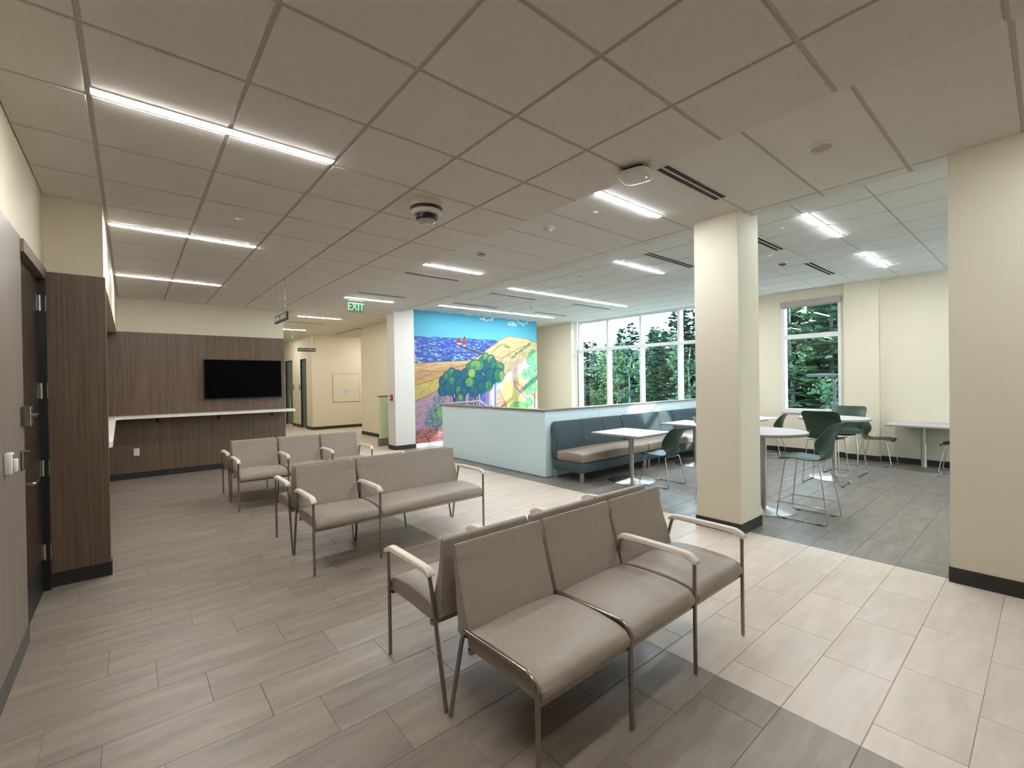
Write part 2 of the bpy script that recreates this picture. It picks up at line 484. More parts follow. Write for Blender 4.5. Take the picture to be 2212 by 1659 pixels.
# ------------------------------------------------------------------ walls
# left wall with the door, wood panelled below
lw = struct('wall_left', MB().box(-0.72, -4.0, 2.48, -0.5, 5.03, 3.2).box(-0.74, -4.0, 0, -0.53, 4.05, 2.48).box(-0.74, 4.05, 2.47, -0.5, 5.03, 2.48).box(-0.74, 4.05, 0, -0.64, 5.03, 2.48), M_wall, 'cream left wall above the wood panels')
MB().box(-0.53, -4.0, 0.10, -0.5, 2.42, 2.48).build('wall_panel', M_wood_grey, lw)
MB().box(-0.53, 2.424, 0.10, -0.5, 4.045, 2.48).build('wall_panel', M_wood_grey, lw)
struct('baseboard_left', MB().box(-0.53, -4.0, 0, -0.494, 4.045, 0.10), M_base_grey, 'grey rubber base under the left wood panel')
# wing wall and niche
ww = struct('wall_wing', MB().box(-0.5, 5.03, 2.455, -0.155, 9.99, 3.2), M_wall, 'cream upper wing wall beside the dark door')
MB().rbox(-0.5, 5.015, 0.0, -0.144, 5.12, 2.455, 0.002, 1).build('wall_panel', M_wood, ww)
MB().box(-0.6, 5.12, 0.0, -0.28, 9.99, 2.455).build('wall_panel', M_wood, ww)
struct('baseboard_wing', MB().box(-0.49, 5.007, 0, -0.136, 5.125, 0.108), M_base, 'dark rubber base around the wood wing')
struct('baseboard_niche', MB().box(-0.285, 5.125, 0, -0.272, 9.97, 0.10), M_base, 'dark rubber base on the niche side wall')
wb = struct('wall_back', MB().box(-0.6, 9.99, 2.475, 2.385, 10.12, 3.42).box(-0.6, 10.0, 0, 2.38, 10.12, 2.475), M_wall, 'cream wall above the wood panelled back of the waiting area')
for (a, b) in ((-0.6, 1.30), (1.302, 2.383)):
    MB().box(a, 9.975, 0.0, b, 10.0, 2.475).build('wall_panel', M_wood, wb)
MB().box(2.383, 9.975, 0.0, 2.388, 10.12, 2.475).build('panel_edge', M_frame_blk, wb)
struct('baseboard_back', MB().box(-0.28, 9.963, 0, 2.392, 9.976, 0.10), M_base, 'dark rubber base of the back wood wall')
# hall beyond
hp = MB().box(2.2, 10.12, 0, 2.38, 20.6, 3.42).box(2.2, 20.6, 0, 4.85, 20.75, 3.42)
struct('wall_hall', hp, M_hall, 'cream far end and left side of the hall')
struct('wall_corridor', MB().box(4.69, 16.03, 0, 4.83, 16.70, 3.42).box(4.69, 17.35, 0, 4.83, 18.45, 3.42).box(4.69, 19.42, 0, 4.83, 20.6, 3.42).box(4.69, 16.70, 2.44, 4.83, 17.35, 3.42).box(4.69, 18.45, 2.46, 4.83, 19.42, 3.42), M_hall, 'pale corridor wall with two teal doors')
struct('wall_elevator', MB().box(4.83, 16.03, 0, 8.2, 16.2, 3.42), M_hall, 'cream hall wall with an access panel facing the benches')
struct('baseboard_hall', MB().box(4.682, 16.018, 0, 8.0, 16.03, 0.10).box(4.678, 16.018, 0, 4.69, 16.70, 0.10).box(4.678, 17.35, 0, 4.69, 18.45, 0.10), M_base, 'dark base of the hall wall')
struct('wall_inner', MB().box(5.40, 10.09, 0, 5.60, 13.56, 3.42).box(5.6, 13.4, 0, 8.0, 13.56, 3.42).box(8.0, 10.0, 0, 8.2, 16.2, 3.42), M_hall, 'cream hall wall behind the slim column')
struct('baseboard_inner', MB().box(5.388, 10.7, 0, 5.40, 13.57, 0.105), M_base, 'dark base of the inner hall wall')
# columns
struct('column_slim', MB().box(4.655, 9.71, 0, 5.155, 10.09, 3.45), M_white, 'slim pale column at the edge of the mural')
struct('baseboard_column', MB().box(4.645, 9.70, 0, 5.163, 10.1, 0.10), M_base, 'dark base of the slim column by the mural')
struct('column_large', MB().rbox(4.585, 1.975, 0, 5.055, 2.43, 3.45, 0.003, 1), M_wall, 'large cream column in front of the high tables')
struct('baseboard_pillar', MB().box(4.575, 1.965, 0, 5.065, 2.44, 0.105), M_base, 'dark base of the large cream column')
# right near wall
struct('wall_right', MB().box(4.69, -4.0, 0, 5.02, 0.494, 3.45), M_wall, 'cream wall at the right edge')
struct('baseboard_right', MB().box(4.68, -4.0, 0, 4.70, 0.504, 0.112), M_base, 'dark base of the right wall')
struct('wall_behind', MB().box(-0.8, -4.2, 0, 4.7, -4.0, 3.45), M_wall, 'cream wall behind the viewer')
# mural wall, cream return, window wall
struct('wall_mural', MB().box(5.15, 9.78, 0, 9.20, 10.095, 3.5), M_white, 'white wall carrying the painted landscape')
struct('wall_return', MB().box(10.15, 9.28, -0.1, 10.42, 11.2, 3.5).box(9.2, 11.0, -0.1, 10.4, 11.2, 3.5).box(9.0, 9.95, -0.1, 9.2, 11.2, 3.5), M_wall, 'cream wall between the mural and the tall windows')
XW = 10.42
wf = MB()
wf.box(XW, 3.62, -0.1, XW+0.25, 4.86, 3.5).box(XW, 2.60, 3.08, XW+0.25, 3.62, 3.5).box(XW, 2.60, -0.1, XW+0.25, 3.62, 0.84).box(XW, -3.9, -0.1, XW+0.25, 2.60, 3.5)
wfo = struct('wall_window', wf, M_wall, 'cream outer wall of the dining area around the single window')
MB().box(XW-0.10, 2.0, 0, XW, 2.52, 3.45).build('pilaster', M_wall, wfo)
struct('baseboard_window', MB().box(XW-0.012, 2.52, 0, XW, 4.86, 0.10).box(XW-0.112, 1.99, 0, XW-0.1, 2.53, 0.10).box(XW-0.012, -3.6, 0, XW, 2.0, 0.10), M_base, 'dark base of the dining area outer wall')
# side wall of the dining area beyond the right pier, glazed like the rest
struct('wall_side', MB().box(4.9, -3.85, -0.1, 10.7, -3.65, 0.30).box(4.9, -3.85, 2.50, 10.7, -3.65, 3.5).box(4.9, -3.85, 0.3, 7.7, -3.65, 2.5).box(10.1, -3.85, 0.3, 10.7, -3.65, 2.5), M_wall, 'cream side wall of the dining area around a band of windows')
w3 = struct('window_3', MB().box(7.7, -3.82, 0.30, 10.1, -3.70, 0.36).box(7.7, -3.82, 2.44, 10.1, -3.70, 2.50), M_alu, 'band of windows in the dining side wall, out of view')
for k in range(2, 5):
    MB().box(5.3+1.2*k-0.035, -3.82, 0.36, 5.3+1.2*k+0.035, -3.70, 2.44).build('mullion', M_alu, w3)
for k in range(2, 4):
    MB().box(5.335+1.2*k, -3.765, 0.36, 6.465+1.2*k, -3.759, 2.44).build('pane', M_glass, w3)
# curtain wall: mullions are parts of the window, panes its panes
w1 = struct('window_1', MB().box(XW-0.03, 4.80, 3.25, XW+0.12, 9.22, 3.5).box(XW-0.03, 4.80, -0.1, XW+0.12, 9.22, 0.02), M_alu, 'tall curtain wall window in white mullions beside the banquette')
MY = [9.19, 8.12, 7.03, 5.93, 4.84]
for y in MY:
    MB().box(XW-0.03, y-0.035, 0.02, XW+0.13, y+0.035, 3.25).build('mullion', M_alu, w1)
for i in range(4):
    for (za, zb) in ((2.40, 2.48),):
        MB().box(XW-0.02, MY[i+1]+0.035, za, XW+0.12, MY[i]-0.035, zb).build('transom', M_alu, w1)
    for (za, zb) in ((2.48, 3.25), (0.02, 2.40)):
        MB().box(XW+0.05, MY[i+1]+0.035, za, XW+0.056, MY[i]-0.035, zb).build('pane', M_glass, w1)
dx, dy = 0.72, 0.70
sp = MB().prism([(XW+0.02, 9.19), (XW+0.026, 9.19), (XW+0.026+dx, 9.19+dy), (XW+0.02+dx, 9.19+dy)], 0.02, 3.4)
sp.build('pane', M_glass, w1)
MB().prism([(XW, 9.17), (XW+0.05, 9.17), (XW+0.05+dx, 9.17+dy), (XW+dx, 9.17+dy)], 2.40, 2.48).build('transom', M_alu, w1)
# single window
w2 = struct('window_2', MB().box(XW-0.012, 2.59, 0.83, XW+0.12, 2.64, 3.08).box(XW-0.012, 3.56, 0.83, XW+0.12, 3.62, 3.08).box(XW-0.012, 2.64, 0.83, XW+0.12, 3.56, 0.90).box(XW-0.012, 2.64, 3.02, XW+0.12, 3.56, 3.08), M_alu, 'single white framed window with a roller shade box')
MB().box(XW+0.0, 2.64, 2.33, XW+0.11, 3.56, 2.42).build('transom', M_alu, w2)
MB().box(XW+0.06, 2.64, 0.90, XW+0.066, 3.56, 2.33).build('pane', M_glass, w2)
MB().box(XW+0.06, 2.64, 2.42, XW+0.066, 3.56, 3.02).build('pane', M_glass, w2)
MB().box(XW-0.03, 2.585, 0.815, XW+0.02, 3.625, 0.84).build('sill', M_alu, w2)
sb = thing('roller_shade', 'taupe roller shade box across the top of the single window', 'shade', (XW-0.02, 3.105, 2.98))
MB().rbox(-0.05, -0.52, 0, 0.015, 0.52, 0.115, 0.004, 1).build('shade_box', M_shade, sb)
MB().box(-0.02, -0.47, -0.02, 0.01, 0.47, 0).build('hem_bar', M_shade, sb)

# ------------------------------------------------------------------ dark door on the left
d1 = struct('door_1', MB().box(-0.575, 4.06, 0.008, -0.53, 4.955, 2.385), M_door, 'dark wood door beside the grey wood panel')
MB().box(-0.62, 4.045, 2.39, -0.485, 5.013, 2.468).build('door_frame_head', M_wood_grey, d1)
MB().box(-0.62, 4.955, 0.0, -0.488, 5.012, 2.47).build('door_jamb', M_frame_blk, d1)
for z in (2.20, 1.53, 0.94, 0.30):
    hb = MB().box(-0.532, 4.925, z-0.06, -0.527, 4.955, z+0.06)
    hg = hb.build('hinge', M_steel, d1)
    MB().tube([(-0.518, 4.95, z-0.06), (-0.518, 4.95, z+0.06)], 0.008, 8).box(-0.489, 4.958, z-0.06, -0.484, 4.99, z+0.06).build('hinge_barrel', M_steel, hg)
lv = MB().lathe([(0.026, 0), (0.026, 0.012), (0.012, 0.016), (0.012, 0.05)], (0, 0, 0), 16)
lv.v = [(-0.53+z, 4.16+x, 0.945+y) for (x, y, z) in lv.v]
lvo = lv.build('door_handle', M_chrome, d1, True)
MB().tube(fillet([(-0.485, 4.16, 0.945), (-0.476, 4.17, 0.945), (-0.476, 4.32, 0.945)], 0.006, 3), 0.010, 10).build('lever', M_chrome, lvo, True)
MB().box(-0.531, 4.10, 0.008, -0.527, 4.93, 0.26).build('kick_plate', M_frame_blk, d1)
lk = thing('door_lock', 'steel lock case with thumb turn on the edge of the wood panel', 'lock', (-0.5, 4.0, 1.385))
MB().rbox(0, -0.04, -0.062, 0.04, 0.04, 0.058, 0.003, 1).build('lock_case', M_nickel, lk)
MB().box(0.0, -0.085, -0.06, 0.004, -0.047, 0.055).build('back_plate', M_nickel, lk)
MB().tube([(0.04, 0.02, 0.005), (0.062, 0.02, 0.005)], 0.009, 10).tube([(0.060, -0.06, 0.0), (0.060, 0.06, 0.008)], 0.005, 8).build('thumb_turn', M_chrome, lk, True)
MB().lathe([(0.007, 0), (0.007, 0.004)], (0, 0, 0), 12).build('keyhole', M_plastic_blk, lk, loc=(0.0405, 0.0, 0.03)).rotation_euler = (0, PI/2, 0)
stp = thing('strike_plate', 'small steel pull plate below the lock on the wood panel', 'plate', (-0.5, 3.93, 1.125))
MB().rbox(0, -0.03, -0.06, 0.012, 0.03, 0.055, 0.003, 1).build('plate', M_nickel, stp)
MB().rbox(0.0, -0.02, 0.05, 0.04, 0.035, 0.06, 0.003, 1).build('lip', M_chrome, stp)
snb = thing('wall_sensor', 'white plastic sensor box on the grey wood panel at left edge', 'sensor', (-0.5, 3.47, 1.165))
MB().rbox(0, -0.035, -0.055, 0.03, 0.035, 0.055, 0.006, 2).build('housing', M_plastic_wht, snb, 50)
MB().rbox(0.03, -0.02, -0.045, 0.045, 0.03, 0.02, 0.005, 2).build('cover', M_plastic_wht, snb, 50)
MB().box(0.0302, -0.015, 0.022, 0.0315, 0.012, 0.045).build('sensor_lens', M_nickel, snb)

# ------------------------------------------------------------------ counter, television, outlet
ct = thing('wall_counter', 'white L shaped counter on the wood niche walls', 'counter', (0, 0, 1.025))
MB().prism([(-0.28, 9.97), (2.50, 9.97), (2.50, 9.66), (2.46, 9.61), (-0.12, 9.61), (-0.180, 9.52), (-0.125, 5.32), (-0.17, 5.16), (-0.28, 5.16)], 0, 0.04).build('countertop', M_counter, ct)
for x in (0.35, 1.25, 2.15):
    MB().box(x-0.02, 9.76, -0.018, x+0.02, 9.97, 0).box(x-0.02, 9.955, -0.10, x+0.02, 9.97, 0).build('bracket', M_frame_blk, ct)
tv = thing('television', 'black wall mounted television on the back wood wall', 'television', (1.672, 9.975, 1.665))
MB().rbox(-0.645, -0.075, -0.365, 0.645, -0.035, 0.365, 0.004, 1).build('casing', M_plastic_blk, tv)
MB().box(-0.636, -0.077, -0.350, 0.636, -0.0745, 0.356).build('screen', M_screen, tv)
MB().box(-0.25, -0.036, -0.2, 0.25, 0.0, 0.2).build('wall_mount', M_plastic_blk, tv)
ou = thing('wall_outlet', 'white power outlet low on the back wood wall', 'outlet', (0.066, 9.975, 0.445))
MB().rbox(-0.038, -0.008, -0.062, 0.038, 0, 0.062, 0.003, 1).build('cover_plate', M_plastic_wht, ou)
for z in (-0.026, 0.026):
    MB().rbox(-0.018, -0.011, z-0.018, 0.018, -0.0075, z+0.018, 0.003, 1).build('socket', M_arm, ou)

# ------------------------------------------------------------------ lights and ceiling devices
def linear_light(x0, x1, y, z, label, group, lens=None):
    t = thing('linear_light', label, 'light', ((x0+x1)/2, y, z), 0, group)
    h = (x1-x0)/2
    MB().box(-h-0.012, -0.036, -0.004, h+0.012, -0.027, 0.012).box(-h-0.012, 0.027, -0.004, h+0.012, 0.036, 0.012).box(-h-0.012, -0.027, -0.004, -h, 0.027, 0.012).box(h, -0.027, -0.004, h+0.012, 0.027, 0.012).build('housing', M_lamp_housing, t)
    MB().rbox(-h, -0.027, -0.0085, h, 0.027, 0.008, 0.003, 1).build('lens', lens or M_lens, t)
    return t
gW, gS, gD = 'linear lights over the benches', 'linear lights of the walkway strip', 'linear lights of the dining ceiling'
for y, lab in ((3.11, 'long recessed linear light nearest above the benches'), (5.545, 'second linear light over the benches, before the niche'), (7.99, 'third linear light over the benches, nearest the back wood wall'),
               (0.67, 'added linear light over the benches, unseen just above the viewer')):  # this fixture is added, unseen, to light the nearest bench
    linear_light(AX0+0.02, AX0+2*PT-0.02, y, H1, lab, gW)
for y, lab in ((2.555, 'walkway linear light beside the square access point'), (5.61, 'walkway linear light beside the twin slot vent'), (8.66, 'walkway linear light just before the green exit sign'), (11.70, 'hall linear light past the green exit sign'),
               (14.70, 'hall linear light before the elevator sign'), (17.7, 'added hall linear light by the teal doors, unseen'), (-0.50, 'added walkway linear light, unseen behind the viewer')):  # last two fixtures are added out of view to light hall and right wall
    linear_light(3.13, 4.13, y, H2, lab, gS, M_lens_hall if y > 10 else M_lens_strip)
linear_light(6.1, 7.3, 14.8, H2, 'added linear light inside the elevator alcove, hidden by the inner wall', gS, M_lens_hall)  # added fixture, never seen, brightens the hall
for x0, x1, y, lab in ((5.50, 6.76, 4.13, 'short dining light above the square tables'), (5.48, 9.12, 6.555, 'long dining light running over the banquette wall'), (5.40, 9.07, 8.94, 'long dining light washing the mural'),
                       (5.55, 6.81, 1.70, 'dining light nearest the large column, right of it'), (7.95, 9.32, 1.707, 'dining light nearest the single window'), (7.95, 9.2, 4.13, 'added dining light hidden behind the large column'), (5.55, 6.81, -0.74, 'added dining light hidden by the right pier, nearer'), (7.95, 9.32, -0.74, 'added dining light hidden by the right pier, farther')):  # last three fixtures are added out of view to light the dining area
    linear_light(x0, x1, y, H3, lab, gD, M_lens_dine)
def slot_vent(x0, x1, y, z, label, group='slot vents in the ceilings', rotz=0.0, wide=0.5):
    t = thing('slot_vent', label, 'vent', ((x0+x1)/2, y, z), rotz, group)
    h = (x1-x0)/2
    fr = MB()
    for a, b in ((-0.062, -0.052), (-0.008, 0.008), (0.052, 0.062)):
        fr.box(-h, a, -0.005, h, b, 0.008)
    fr.box(-h-0.01, -0.062, -0.005, -h, 0.062, 0.008).box(h, -0.062, -0.005, h+0.01, 0.062, 0.008)
    fr.build('frame', M_lamp_housing, t)
    for a, b in ((-0.052, -0.008), (0.008, 0.052)):
        MB().box(-h, a, -0.002, h, b, 0.006).build('slot', M_slot, t)
for x0, x1, y, z, lab in ((3.19, 4.165, 1.944, H2, 'large twin slot vent touching the large column top'), (3.17, 4.11, 6.20, H2, 'slot vent in the strip over the second bench row'), (3.16, 4.11, 8.06, H2, 'slot vent in the strip before the exit sign'), (3.16, 4.09, 12.87, H2, 'slot vent in the hall past the exit sign'),
                          (5.52, 6.78, 3.615, H3, 'dining slot vent left of the large column'), (5.60, 6.85, 2.39, H3, 'dining slot vent right beside the large column'), (7.97, 9.22, 2.405, H3, 'dining slot vent before the single window'), (5.50, 6.70, 7.135, H3, 'dining slot vent beside the long light, nearer end'),
                          (5.49, 6.72, 8.485, H3, 'dining slot vent before the mural, nearer end'), (7.79, 9.12, 7.045, H3, 'dining slot vent toward the tall windows'), (7.90, 9.06, 8.455, H3, 'dining slot vent before the mural, farther end')):
    slot_vent(x0, x1, y, z, lab)
slot_vent(-1.1, 1.1, 0, H2, 'black slot vent along the elevator alcove', rotz=PI/2)
bpy.context.view_layer.update()
sv = [o for o in COL.objects if o.get('label') == 'black slot vent along the elevator alcove'][0]
sv.location = (5.27, 14.27, H2+0.001)

def disc(name, label, cat, x, y, z, prof, material, group=None):
    o = MB().lathe(prof, (0, 0, 0), 28).build(name, material, None, 50, (x, y, z))
    return tag(o, label, cat, group)
cov = [(0.0, 0.0), (0.001, -0.006), (0.036, -0.006), (0.042, -0.002), (0.042, 0.003), (0.0, 0.003)]
cov = [(0.002, -0.008), (0.036, -0.008), (0.042, -0.003), (0.042, 0.003)]
gC = 'round sprinkler covers'
for x, y, z, lab in ((1.371, 3.476, H1, 'round cover plate left of the camera dome'), (0.763, 4.667, H1, 'round cover plate before the second bench light'), (1.352, 7.643, H1, 'round cover plate near the hanging sign'),
                     (3.529, 2.90, H2, 'round cover beside the walkway light by the access point'), (5.83, 5.109, H3, 'bright round cover in the dining ceiling left of the large column'), (5.888, 2.048, H3, 'bright round cover in the dining ceiling right of the large column'),
                     (8.937, 2.056, H3, 'small round cover before the single window'), (3.176, 6.567, H2, 'small round cover by the second walkway vent')):
    disc('sprinkler_cover', lab, 'sprinkler', x, y, z, cov, M_plastic_wht, gC)
gK = 'smoke detectors'
def smoke(x, y, z, lab, dark):
    t = thing('smoke_detector', lab, 'detector', (x, y, z), 0, gK)
    MB().lathe([(0.066, 0.001), (0.066, -0.012), (0.055, -0.018), (0.02, -0.018)], (0, 0, 0), 28).build('base', M_plastic_wht, t, 50)
    MB().lathe([(0.045, -0.017), (0.045, -0.026), (0.046, -0.03), (0.02, -0.046), (0.004, -0.05)], (0, 0, 0), 24).build('sensor_head', M_plastic_wht if not dark else M_nickel, t, 50)
    if dark:
        for k in range(8):
            a = k*PI/4
            MB().box(-0.008, -0.003, -0.034, 0.008, 0.003, -0.022).build('grille_slot', M_slot, t, loc=(0.045*math.cos(a), 0.045*math.sin(a), 0), rotz=a+PI/2)
smoke(3.483, 3.483, H2, 'white cone detector right of the camera dome', False)
smoke(3.466, 4.69, H2, 'slotted smoke detector left of the cone detector in the strip', True)
smoke(6.987, 2.59, H3, 'white cone detector right of the large column', False)
smoke(7.67, 2.647, H3, 'slotted smoke detector right of the large column', True)
smoke(7.35, 7.95, H3, 'tiny cone detector between the two long dining lights', False)
# camera dome
cm = thing('dome_camera', 'large round multi lens security camera under the waiting ceiling', 'camera', (1.905, 3.335, H1))
MB().lathe([(0.130, 0.002), (0.133, -0.02), (0.133, -0.055), (0.02, -0.055)], (0, 0, 0), 48).build('mount_ring', M_arm, cm, 40)
MB().lathe([(0.127, -0.055), (0.132, -0.062), (0.127, -0.082), (0.02, -0.082)], (0, 0, 0), 48).build('black_band', M_plastic_blk, cm, 40)
MB().lathe([(0.127, -0.080), (0.128, -0.088), (0.110, -0.112), (0.085, -0.116), (0.02, -0.116)], (0, 0, 0), 48).build('lower_ring', M_arm, cm, 40)
MB().lathe([(0.092, -0.114), (0.090, -0.135), (0.080, -0.155), (0.055, -0.158)], (0, 0, 0), 48).build('lens_bowl', M_plastic_blk, cm, 60)
MB().lathe([(0.082, -0.150), (0.070, -0.166), (0.045, -0.176), (0.004, -0.179)], (0, 0, 0), 48).build('clear_dome', M_dome, cm, 60)
MB().rbox(-0.02, -0.014, -0.186, 0.02, 0.014, -0.172, 0.004, 2).build('front_lens', M_chrome, cm, 50)
for k in range(4):
    a = k*PI/2+0.5
    MB().lathe([(0.018, 0), (0.018, 0.02), (0.012, 0.024)], (0, 0, 0), 14).build('side_lens', M_dome, cm, 50, (0.072*math.cos(a), 0.072*math.sin(a), -0.145))
for k in range(10):
    a = 0.3+k*0.13
    MB().box(-0.004, -0.002, -0.014, 0.004, 0.002, -0.004).build('cooling_slot', M_slot, cm, loc=(0.1325*math.cos(a), 0.1325*math.sin(a), 0), rotz=a+PI/2)
# access point
ap = thing('access_point', 'white rounded square access point under the ceiling edge', 'access point', (2.785, 1.905, H1), 0.25)
MB().rbox(-0.07, -0.07, -0.03, 0.07, 0.07, 0.0, 0.005, 1).build('bracket', M_plastic_blk, ap)
bm = bmesh.new()
def super_ring(r, z, n=40, e=3.4):
    out = []
    for k in range(n):
        a = 2*PI*k/n
        c, s = math.cos(a), math.sin(a)
        q = (abs(c)**e+abs(s)**e)**(-1/e)
        out.append((r*q*c, r*q*s, z))
    return out
bm.free()
MB().loft([super_ring(r, z) for r, z in ((0.085, -0.028), (0.112, -0.032), (0.118, -0.048), (0.112, -0.058), (0.09, -0.064), (0.02, -0.066))]).build('shell', M_plastic_wht, ap, 50)
MB().lathe([(0.0045, 0.0), (0.0045, -0.003)], (0, 0, 0), 10).build('status_light', mat('status_led', (0.8, 1, 0.9), 0.4, emit=(0.8, 1.0, 0.9), estr=4.0), ap, loc=(0.02, -0.07, -0.0635))
# speaker
spk = thing('ceiling_speaker', 'round white ceiling speaker right of the twin slot vent', 'speaker', (3.83, 1.06, H2))
MB().lathe([(0.082, 0.002), (0.104, 0.002), (0.104, -0.004), (0.094, -0.009), (0.082, -0.006)], (0, 0, 0), 44).build('rim', M_plastic_wht, spk, 40)
MB().lathe([(0.083, -0.001), (0.083, -0.005), (0.03, -0.008), (0.002, -0.009)], (0, 0, 0), 44).build('grille', mat('speaker_grille', rgb(190, 180, 172), 0.7), spk, 40)

# ------------------------------------------------------------------ signs
sg = thing('hanging_sign', 'dark sign on two wires reading renal service, above the benches', 'sign', (1.665, 7.07, 2.50))
MB().rbox(-0.012, -0.335, -0.055, 0.012, 0.335, 0.055, 0.003, 1).build('board', M_sign, sg)
text_mesh('RENAL SERVICE', 0.088, M_letter, sg, (-0.0125, 0, 0), (PI/2, 0, -PI/2), 0.001)
text_mesh('RENAL SERVICE', 0.088, M_letter, sg, (0.0125, 0, 0), (PI/2, 0, PI/2), 0.001)
for y in (-0.22, 0.23):
    MB().tube([(0, y, 0.05), (0, y, 0.548)], 0.0022, 6).build('wire', M_nickel, sg)
el = thing('hanging_sign', 'dark elevators sign with a right arrow hanging in the hall', 'sign', (3.89, 13.75, 2.535))
MB().rbox(-0.245, -0.012, -0.05, 0.245, 0.012, 0.05, 0.003, 1).build('board', M_sign, el)
text_mesh('ELEVATORS', 0.078, M_letter, el, (-0.04, -0.013, 0), (PI/2, 0, 0), 0.001, sx=0.93)
MB().prism([(0.165, 0.008), (0.195, 0.008), (0.195, 0.028), (0.228, 0.0), (0.195, -0.028), (0.195, -0.008), (0.165, -0.008)], 0, 0.002).build('arrow', M_letter, el, loc=(0, -0.012, 0)).rotation_euler = (PI/2, 0, 0)
for x in (-0.17, 0.19):
    MB().tube([(x, 0, 0.045), (x, 0, 0.665)], 0.002, 6).build('wire', M_nickel, el)
def exit_sign(x, y, z, rotz, label):
    t = thing('exit_sign', label, 'sign', (x, y, z), rotz, 'green exit signs')
    MB().box(-0.16, -0.03, -0.012, 0.16, 0.03, 0.0).build('canopy', M_plastic_wht, t)
    MB().rbox(-0.155, -0.007, -0.235, 0.155, 0.007, -0.012, 0.002, 1).build('clear_plate', M_exit_clear, t)
    text_mesh('EXIT', 0.215, M_exit, t, (-0.005, -0.0085, -0.128), (PI/2, 0, 0), 0.001, sx=0.78)
exit_sign(3.47, 8.92, H2, 0.05, 'green edge lit exit sign under the walkway ceiling')
exit_sign(3.98, 15.6, H2-0.03, 1.15, 'distant green exit sign turned sideways deep in the hall')

# ------------------------------------------------------------------ hall furnishings
def hall_door(y0, y1, ztop, label, rot_side):
    d = struct('door_2' if y0 < 18 else 'door_3', MB().box(4.72, y0+0.04, 0.01, 4.76, y1-0.04, ztop-0.04), M_teal, label)
    MB().box(4.68, y0, 0, 4.80, y0+0.04, ztop).box(4.68, y1-0.04, 0, 4.80, y1, ztop).box(4.68, y0, ztop-0.04, 4.80, y1, ztop).build('door_frame', M_base, d)
    hy = y0+0.12
    h = MB().box(4.71, hy-0.025, 0.95, 4.72, hy+0.025, 1.15).build('door_handle', M_steel, d)
    MB().tube(fillet([(4.715, hy, 1.03), (4.66, hy, 1.03), (4.66, hy+0.11, 1.03)], 0.01, 3), 0.009, 8).build('lever', M_chrome, h)
    for z in (0.35, 0.95, 1.6, 2.2):
        MB().box(4.70, y1-0.06, z-0.06, 4.722, y1-0.03, z+0.06).build('hinge', M_frame_blk, d)
hall_door(16.70, 17.35, 2.44, 'nearer teal door of the corridor wall', 0)
hall_door(18.45, 19.42, 2.46, 'farther teal door of the corridor wall', 0)
yc = MB()
yc.loft([[(4.64+0.012*math.cos(a)*w, 18.60+0.05*w*math.sin(a)*0.9, z) for a in [2*PI*k/10 for k in range(10)]] for z, w in ((1.06, 0.25), (1.0, 0.5), (0.85, 0.9), (0.66, 1.2), (0.60, 0.8))])
tag(yc.build('yellow_cloth', M_yellow, None, True), 'yellow cloth hanging from the farther teal door lever', 'cloth')
for y, lab in ((17.50, 'small grey plaque beside the nearer teal door'), (18.27, 'small grey plaque beside the farther teal door')):
    p = thing('door_plaque', lab, 'sign', (4.69, y, 1.44), 0, 'grey door plaques')
    MB().rbox(-0.012, -0.07, -0.10, 0, 0.07, 0.10, 0.003, 1).build('plate', M_steel, p)
    MB().box(-0.0135, -0.05, 0.0, -0.0118, 0.05, 0.07).box(-0.0135, -0.05, -0.07, -0.0118, 0.05, -0.03).build('insert', M_sign, p)
acp = thing('access_hatch', 'square flush access hatch on the hall wall', 'hatch', (5.83, 16.03, 1.40))
MB().box(-0.47, -0.012, -0.495, 0.47, 0.0, 0.495).build('panel_frame', M_base_grey, acp)
MB().box(-0.462, -0.016, -0.487, 0.462, -0.011, 0.487).build('panel_door', M_hall, acp)
MB().box(-0.14, -0.018, -0.22, 0.16, -0.0155, -0.03).build('label_plate', mat('label_white', rgb(226, 226, 230), 0.5), acp)
for i, (zz, n_) in enumerate(((-0.07, 5), (-0.12, 6), (-0.17, 4))):
    MB().box(-0.11, -0.0195, zz-0.008, -0.11+0.04*n_, -0.0178, zz+0.008).build('print_line', M_shade, acp)
MB().lathe([(0.012, 0), (0.012, 0.006)], (0, 0, 0), 12).build('key_latch', M_steel, acp, loc=(-0.44, -0.016, 0.0)).rotation_euler = (PI/2, 0, 0)
fa = thing('fire_alarm', 'small red fire alarm pull on the slim column', 'alarm', (4.655, 9.87, 1.205))
MB().rbox(-0.04, -0.045, -0.065, 0, 0.045, 0.065, 0.004, 1).build('case', M_red, fa)
MB().rbox(-0.05, -0.03, -0.02, -0.04, 0.03, 0.015, 0.003, 1).build('pull_handle', M_plastic_wht, fa)
gp = thing('green_glass_partition', 'slim pale green glass partition end behind the slim column', 'partition', (4.685, 10.62, 0))
MB().box(0.0, 0.0, 0.19, 0.70, 0.07, 1.205).build('glass_panel', M_palegreen, gp)
MB().box(-0.03, -0.012, 1.205, 0.71, 0.085, 1.24).build('cap', M_cap, gp)
MB().box(-0.035, -0.015, 0.0, 0.71, 0.085, 0.19).build('base_block', M_cap, gp)

